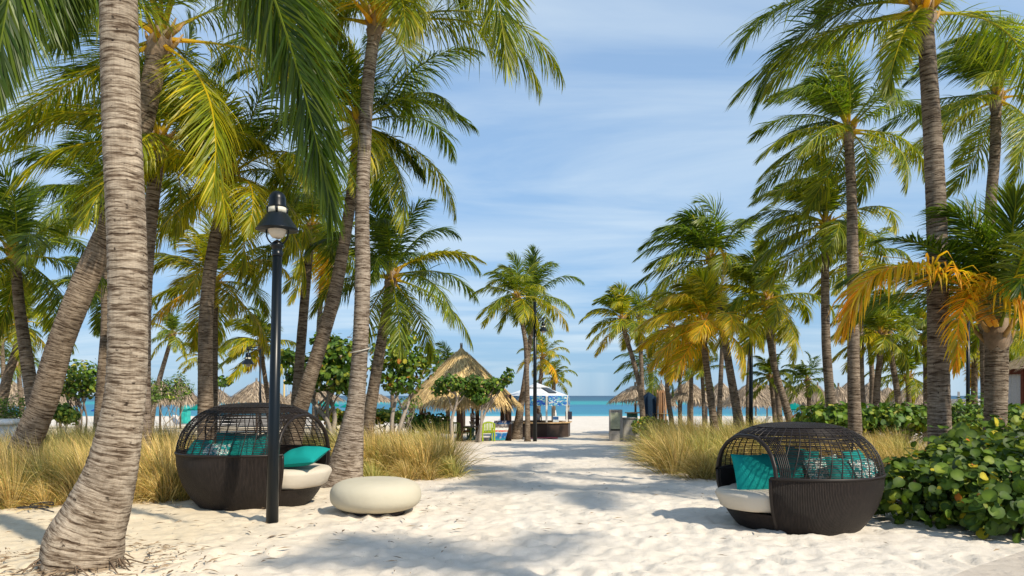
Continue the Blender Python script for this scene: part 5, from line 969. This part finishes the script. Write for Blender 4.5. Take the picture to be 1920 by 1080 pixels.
# ------------------------------------------------------------------ wicker daybeds
PRH = [(0, .77), (.06, .82), (.15, .885), (.30, .97), (.45, 1.02), (.60, 1.055), (.77, 1.06), (.92, 1.035), (1.06, .985), (1.18, .91), (1.28, .815), (1.36, .70), (1.42, .56), (1.455, .40), (1.472, .20), (1.478, .02)]
def daybed(label, c, face, hole, holew, holeh, R0=1.04, hz=1.0):
    """c: centre on the ground, face: direction (degrees) the opening looks to"""
    root = thing('wicker_daybed', label, 'daybed', c); cx, cy, cz = c; f = R(face); H0 = R(37)
    hs = np.array([p[0] for p in PRH]); rs = np.array([p[1] for p in PRH]) * R0
    rof = lambda h: np.interp(h, hs, rs)
    rtop = rs[6:][::-1]; htop = hs[6:][::-1]
    def P(th, r_, z): return np.stack([cx + r_ * np.cos(th + f), cy + r_ * np.sin(th + f), cz + z * hz + 0 * th], -1)
    def shell(mb, th0, th1, h0, h1, thick, nt=120, nh=18):
        th = np.linspace(th0, th1, nt); h = np.linspace(h0, h1, nh)
        TH, HH = np.meshgrid(th, h); rr = rof(HH)
        lip = .014 * np.exp(-((HH - h1) / .02) ** 2)
        o = P(TH, rr + lip, HH); i = P(TH, rr - thick, HH); tco = np.stack([TH * R0, HH, 0 * TH], -1)
        mb.add(o.reshape(-1, 3), f4=grid_faces(nh, nt), tc=tco.reshape(-1, 3)); mb.add(i.reshape(-1, 3), f4=grid_faces(nh, nt)[:, ::-1], tc=tco.reshape(-1, 3))
        for row in (0, nh - 1): mb.add(np.concatenate([o[row], i[row]]), f4=grid_faces(2, nt)[:, ::-1] if row else grid_faces(2, nt), tc=np.concatenate([tco[row], tco[row]]))
        for c_ in (0, nt - 1): mb.add(np.concatenate([o[:, c_], i[:, c_]]), f4=grid_faces(2, nh), tc=np.concatenate([tco[:, c_], tco[:, c_]]))
    mb = MB(); shell(mb, H0, 2 * math.pi - H0, 0.0, .77, .045); mb.build('hull', M_wick, root)
    mb = MB(); shell(mb, -H0 + .004, H0 - .004, 0.0, .27, .045, 50, 10); mb.build('front_apron', M_wick, root)
    mb = MB()
    for k in (-1, 1):
        h = np.linspace(.0, .77, 14); tube(mb, P(np.full(14, k * H0), rof(h) - .01, h), .024, 8)
    h = np.linspace(H0, 2 * math.pi - H0, 120); tube(mb, P(h, rof(.77) + 0 * h, .775), .020, 8, caps=False); mb.build('rim', M_strand, root)
    # woven canopy
    xc = lambda z: R0 * (.80 - .03 * np.clip((z - .77) / .70, 0, 1) ** 1.6)
    arc = np.concatenate([[0], np.cumsum(np.hypot(np.diff(rs), np.diff(hs)))]); A0 = np.interp(.77, hs, arc)
    def inside(th, r_, z):
        ok = r_ * math.cos(th) < xc(z) + .001
        t = (th - R(hole)) * r_
        if .80 < z < .80 + holeh and abs((t + math.pi * 1) - math.pi * 1) < holew * (1 - ((z - .80) / holeh) ** 1.5): ok = False
        return ok
    mb = MB(); s = A0 + .02; top = arc[-1] - .05
    while s < top:
        z = float(np.interp(s, arc, hs)); r_ = float(np.interp(s, arc, rs)); nt = max(24, int(120 * r_)); run = []
        wob = .004 * math.sin(s * 90)
        for j in range(nt + 1):
            th = j * 2 * math.pi / nt
            if inside(th, r_, z): run.append(P(np.array(th), r_ + (.006 if j % 2 else -.004), z + wob))
            else:
                if len(run) > 2: tube(mb, run, .0042, 4, caps=False)
                run = []
        if len(run) > 2: tube(mb, run, .0042, 4, caps=False)
        s += .0225 if z < 1.22 else (.018 if z < 1.34 else .011)
    mb.build('woven_canopy', M_strand, root)
    mb = MB(); nr = 46
    for j in range(nr):
        th = (j + .5) * 2 * math.pi / nr; run = []
        for s in np.linspace(A0, arc[-1] - (.06 if j % 2 == 0 else .55), 34):
            z = float(np.interp(s, arc, hs)); r_ = float(np.interp(s, arc, rs)); tt = th + .10 * math.sin((s - A0) * 2.2)
            if inside(tt, r_, z): run.append(P(np.array(tt), r_ + .003, z))
            else:
                if len(run) > 2: tube(mb, run, .0072, 5)
                run = []
        if len(run) > 2: tube(mb, run, .0072, 5)
    mb.build('ribs', M_strand, root)
    # thick bound arch around the opening, and a dense strip behind it
    e = []
    for s in np.linspace(A0, arc[-1], 80):
        z = float(np.interp(s, arc, hs)); r_ = float(np.interp(s, arc, rs)); k = xc(z) / r_
        if k < 1: e.append((math.acos(k), r_, z))
    arch = [P(np.array(a), r_, z) for a, r_, z in e] + [P(np.array(-a), r_, z) for a, r_, z in e[::-1]]
    mb = MB(); tube(mb, arch, .026, 8)
    hx = []
    for t in np.linspace(0, 1, 24):
        z = .80 + holeh * math.sin(math.pi * t) ; k = (1 if t < .5 else -1) * holew * (1 - math.sin(math.pi * t) ** 1.5); r_ = float(rof(z)); hx.append(P(np.array(R(hole) + k / r_), r_, z))
    mb.build('arch', M_strand, root); mb = MB(); tube(mb, hx, .014, 6); mb.build('side_hole_rim', M_strand, root)
    mb = MB()
    for q in (.035, .05, .065, .08, .095, .11):
        pts = []
        for sg in (1, -1):
            l = []
            for a, r_, z in e:
                k = (r_ * math.cos(a) - q) / r_
                if abs(k) < 1: l.append(P(np.array(sg * math.acos(k)), r_ + .006, z))
            pts += l if sg == 1 else l[::-1]
        tube(mb, pts, .0075, 5)
    mb.build('arch_band', M_strand, root)
    # dense hood over the top
    mb = MB(); nt = 90; rr = np.array([.03, .15, .28, .40, .50, .58]) * R0; V = []; 
    for r_ in rr:
        for j in range(nt):
            th = j * 2 * math.pi / nt; z = float(np.interp(r_, rtop, htop)) + .012; x_ = min(r_ * math.cos(th), float(xc(z)) - .01); V.append(P(np.array(math.atan2(r_ * math.sin(th), x_)), math.hypot(x_, r_ * math.sin(th)), z))
    tcx = np.stack([np.tile(np.arange(nt) * .07, len(rr)), np.repeat(rr, nt), np.zeros(nt * len(rr))], -1); mb.add(np.array(V).reshape(-1, 3), f4=grid_faces(len(rr), nt, True), fn=[list(range(nt))[::-1]], tc=tcx); 
    Vb = np.array(V).reshape(-1, 3) - np.array((0, 0, .02)); mb.add(Vb, f4=grid_faces(len(rr), nt, True)[:, ::-1], tc=tcx); mb.build('hood', M_wick, root)
    # mattress
    mb = MB(); nt = 120; V = []; pr = [(.0, .553), (.5, .560), (.86, .556), (.95, .542), (.985, .515), (1.0, .475), (1.0, .36), (.985, .31), (.95, .285), (.5, .28), (0.0, .28)]
    for (u, z) in pr:
        for j in range(nt):
            th = j * 2 * math.pi / nt; a = abs((th + math.pi) % (2 * math.pi) - math.pi); Rm = R0 * np.interp(a, [0, R(20), R(33), R(38)], [1.14, 1.10, .99, .935])
            q = u * Rm * (1 - (.05 if z < .4 else 0) * (a < H0)); V.append(P(np.array(th), max(q, .002), z + .006 * math.sin(3 * th) * u))
    mb.add(np.array(V).reshape(-1, 3), f4=grid_faces(len(pr), nt, True)[:, ::-1]); mb.build('mattress', M_cream, root)
    return root
def pillow(label, loc, rot, w_=.55, h_=.55, t=.11, m=None, name='pillow'):
    n = 25; u = np.linspace(-1, 1, n); U, V_ = np.meshgrid(u, u); k = (1 - np.abs(U) ** 2.6) * (1 - np.abs(V_) ** 2.6); T_ = t * np.maximum(k, 0) ** .55
    pin = 1 - .07 * (1 - np.abs(U * V_)); Xx = U * w_ / 2 * (1 - .06 * (1 - V_ ** 2)); Yy = V_ * h_ / 2 * (1 - .06 * (1 - U ** 2)); wr = .006 * np.sin(U * 7 + V_ * 3) * k
    top = np.stack([Xx, Yy, T_ + wr], -1).reshape(-1, 3); bot = np.stack([Xx, Yy, -T_ * .8 - .003], -1).reshape(-1, 3)
    Rm = np.array(Matrix.Rotation(rot[2], 3, 'Z') @ Matrix.Rotation(rot[1], 3, 'Y') @ Matrix.Rotation(rot[0], 3, 'X'))
    mb = MB(); f4 = grid_faces(n, n); mb.add((Rm @ top.T).T + np.array(loc), f4=f4[:, ::-1] if False else f4); mb.add((Rm @ bot.T).T + np.array(loc), f4=f4[:, ::-1])
    ed = [i for i in range(n)] + [i * n + n - 1 for i in range(1, n)] + [n * n - 1 - i for i in range(1, n)] + [i * n for i in range(n - 2, 0, -1)]
    tube(mb, [tuple((Rm @ ((top[i] + bot[i]) / 2)) + np.array(loc)) for i in ed + [ed[0]]], .006, 5)
    return mb.build(name, m or M_teal, label=label, cat='pillow', at=loc)
cR = (X(1495, 9.3), 9.3, -.02); cL = (X(479, 11.4), 11.4, G(11.4))
daybed('round dark wicker daybed with open-weave canopy at the right, opening to the left', cR, 195, 180, .22, .42, .92, .87)
daybed('round dark wicker daybed with open-weave canopy at the left, behind the lamp post', cL, -15, 180, .26, .52, 1.05, 1.03)
# pillows: right daybed
def inbed(c, face, rad, th, z): a = R(face + th); return (c[0] + rad * math.cos(a), c[1] + rad * math.sin(a), c[2] + z)
def wp(px, py, Z): v = W(px, py, Z); return (v.x, v.y, v.z)
pillow('large plain teal pillow leaning in the opening of the right daybed', wp(1421, 893, 9.15), (R(72), R(0), R(12)), .62, .56, .10)
pillow('teal pillow behind the weave next to the leaning one in the right daybed', wp(1470, 886, 9.6), (R(68), 0, R(-8)), .52, .50)
pillow('tallest teal pillow standing mid right daybed', wp(1503, 876, 9.75), (R(75), R(10), R(5)), .46, .50)
pillow('patterned teal and white pillow in the middle of the right daybed', wp(1548, 887, 9.5), (R(62), R(-8), R(10)), .48, .44, m=M_patt)
pillow('plain teal pillow right of the middle patterned one in the right daybed', wp(1582, 889, 9.25), (R(66), R(4), R(20)), .46, .44)
pillow('teal pillow at the back right inside the right daybed', wp(1606, 876, 9.7), (R(70), 0, R(40)), .46, .46)
pillow('bold white and teal patterned pillow at the right end of the right daybed', wp(1625, 889, 9.25), (R(60), 0, R(35)), .46, .42, m=M_patt)
# left daybed
pillow('large plain teal pillow lying at the opening of the left daybed', wp(566, 857, 11.0), (R(16), R(-6), R(-14)), .66, .56, .13)
pillow('broad teal pillow upright behind the weave of the left daybed', wp(440, 843, 11.2), (R(66), R(2), R(4)), .60, .54)
pillow('teal pillow behind the lamp post in the left daybed', wp(487, 843, 11.35), (R(66), R(-14), R(-8)), .56, .52)
pillow('small teal pillow at the left end of the left daybed', wp(373, 847, 11.0), (R(58), 0, R(-30)), .42, .40)
pillow('patterned white and teal pillow low in the left daybed', wp(403, 851, 10.9), (R(56), 0, R(-8)), .40, .34, m=M_patt)
# ottoman
ot = thing('round_ottoman', 'cream pebble-shaped round ottoman on the sand by the left daybed', 'ottoman', (X(705, 10.35), 10.35, 0)); mb = MB(); pr = []
for k in range(25):
    a = math.pi * k / 24 - math.pi / 2; pr.append((max(.01, .40 * abs(math.cos(a)) ** .3 * (1 if abs(a) < 1.5 else .3) + .225 * math.cos(a)), .232 + .225 * math.copysign(abs(math.sin(a)) ** .8, a)))
lathe(mb, X(705, 10.35), 10.35, pr, 64, (.66, .60, .47)); mb.build('pad', cush('ottoman_vinyl', (.44, .40, .30), (.53, .49, .385)), ot)
mb = MB(); lathe(mb, X(705, 10.35), 10.35, [(.40, -.03), (.40, .02), (.02, .025)], 40, (.03, .02, .02)); mb.build('base', M_paint, ot)

# ------------------------------------------------------------------ small things on the sand
def cable():
    Z = 10.6; pts = []; r = random.Random(3)
    for i in range(26):
        a = i * .55; pts.append((X(78, Z) + .13 * math.cos(a) + .05 * math.sin(a * .37) + i * .002, Z + .16 * math.sin(a) - .015 * i, .035 + .02 * (1 + math.sin(a * .7))))
    pts = [(X(50, 11.3), 11.3, .03)] + pts + [(X(105, 10.2), 10.15, .02)]
    mb = MB(); tube(mb, catmull(pts, 4), .009, 6, (.02, .02, .022)); mb.build('coiled_cable', M_paint, label='loose coil of thin black cable on the sand by the leaning palm', cat='cable')
cable()
mb = MB(); tube(mb, [wp(254, 915, 12.4), (X(261, 11.9), 11.9, .10), (X(268, 11.5), 11.5, .02)], [.012, .014, .010], 6, (.16, .07, .04)); mb.build('wooden_stick', M_wood, label='short brown stick poking from the sand right of the largest palm', cat='stick')
def ring():
    Z = 14.0; mb = MB(); x = X(675, 14.2); c = W(675, 657, 14.2); pts = [(x + .185 * math.cos(a), 14.2 + .185 * math.sin(a), c.z + .05 * math.cos(a - .6)) for a in np.linspace(0, 2 * math.pi, 28)]
    tube(mb, pts, .012, 6, (.45, .42, .36)); mb.build('rope_tie', M_paint, label='thin rope tied round the tall pale palm trunk', cat='rope')
ring()
def litter():
    r = np.random.default_rng(13); mb = MB(); n = 900; c = []
    for i in range(n):
        k = i % 6
        if k < 3: a = r.uniform(0, 2 * math.pi); d = .55 + abs(r.normal(0, .35)); x, y = -4.0 + d * math.cos(a) * 1.1, 6.9 + d * math.sin(a) * .9
        elif k < 5: x, y = r.uniform(-7, -.5), r.uniform(6.2, 12)
        else: x, y = r.uniform(-2, 5), r.uniform(6, 20)
        l = abs(r.normal(0, .035)) + .012; a = r.uniform(0, math.pi); dx_, dy_ = l * math.cos(a), l * math.sin(a); z = G(y) + .10 * math.exp(-(math.hypot(x + 4.05, y - 6.9) / .9) ** 2) + .03
        nx, ny = -dy_ * .16, dx_ * .16; b = (.30, .22, .14) if r.uniform() < .6 else (.16, .11, .07)
        mb.add([(x - dx_, y - dy_, z), (x + nx, y + ny, z + .012), (x + dx_, y + dy_, z + .004), (x - nx, y - ny, z + .006)], f4=[(0, 1, 2, 3)], col=b)
    mb.build('leaf_litter', M_straw, at=(0, 0, 0), smooth=False, label='dry leaf bits and twigs strewn over the sand', cat='leaf litter', kind='stuff')
litter()
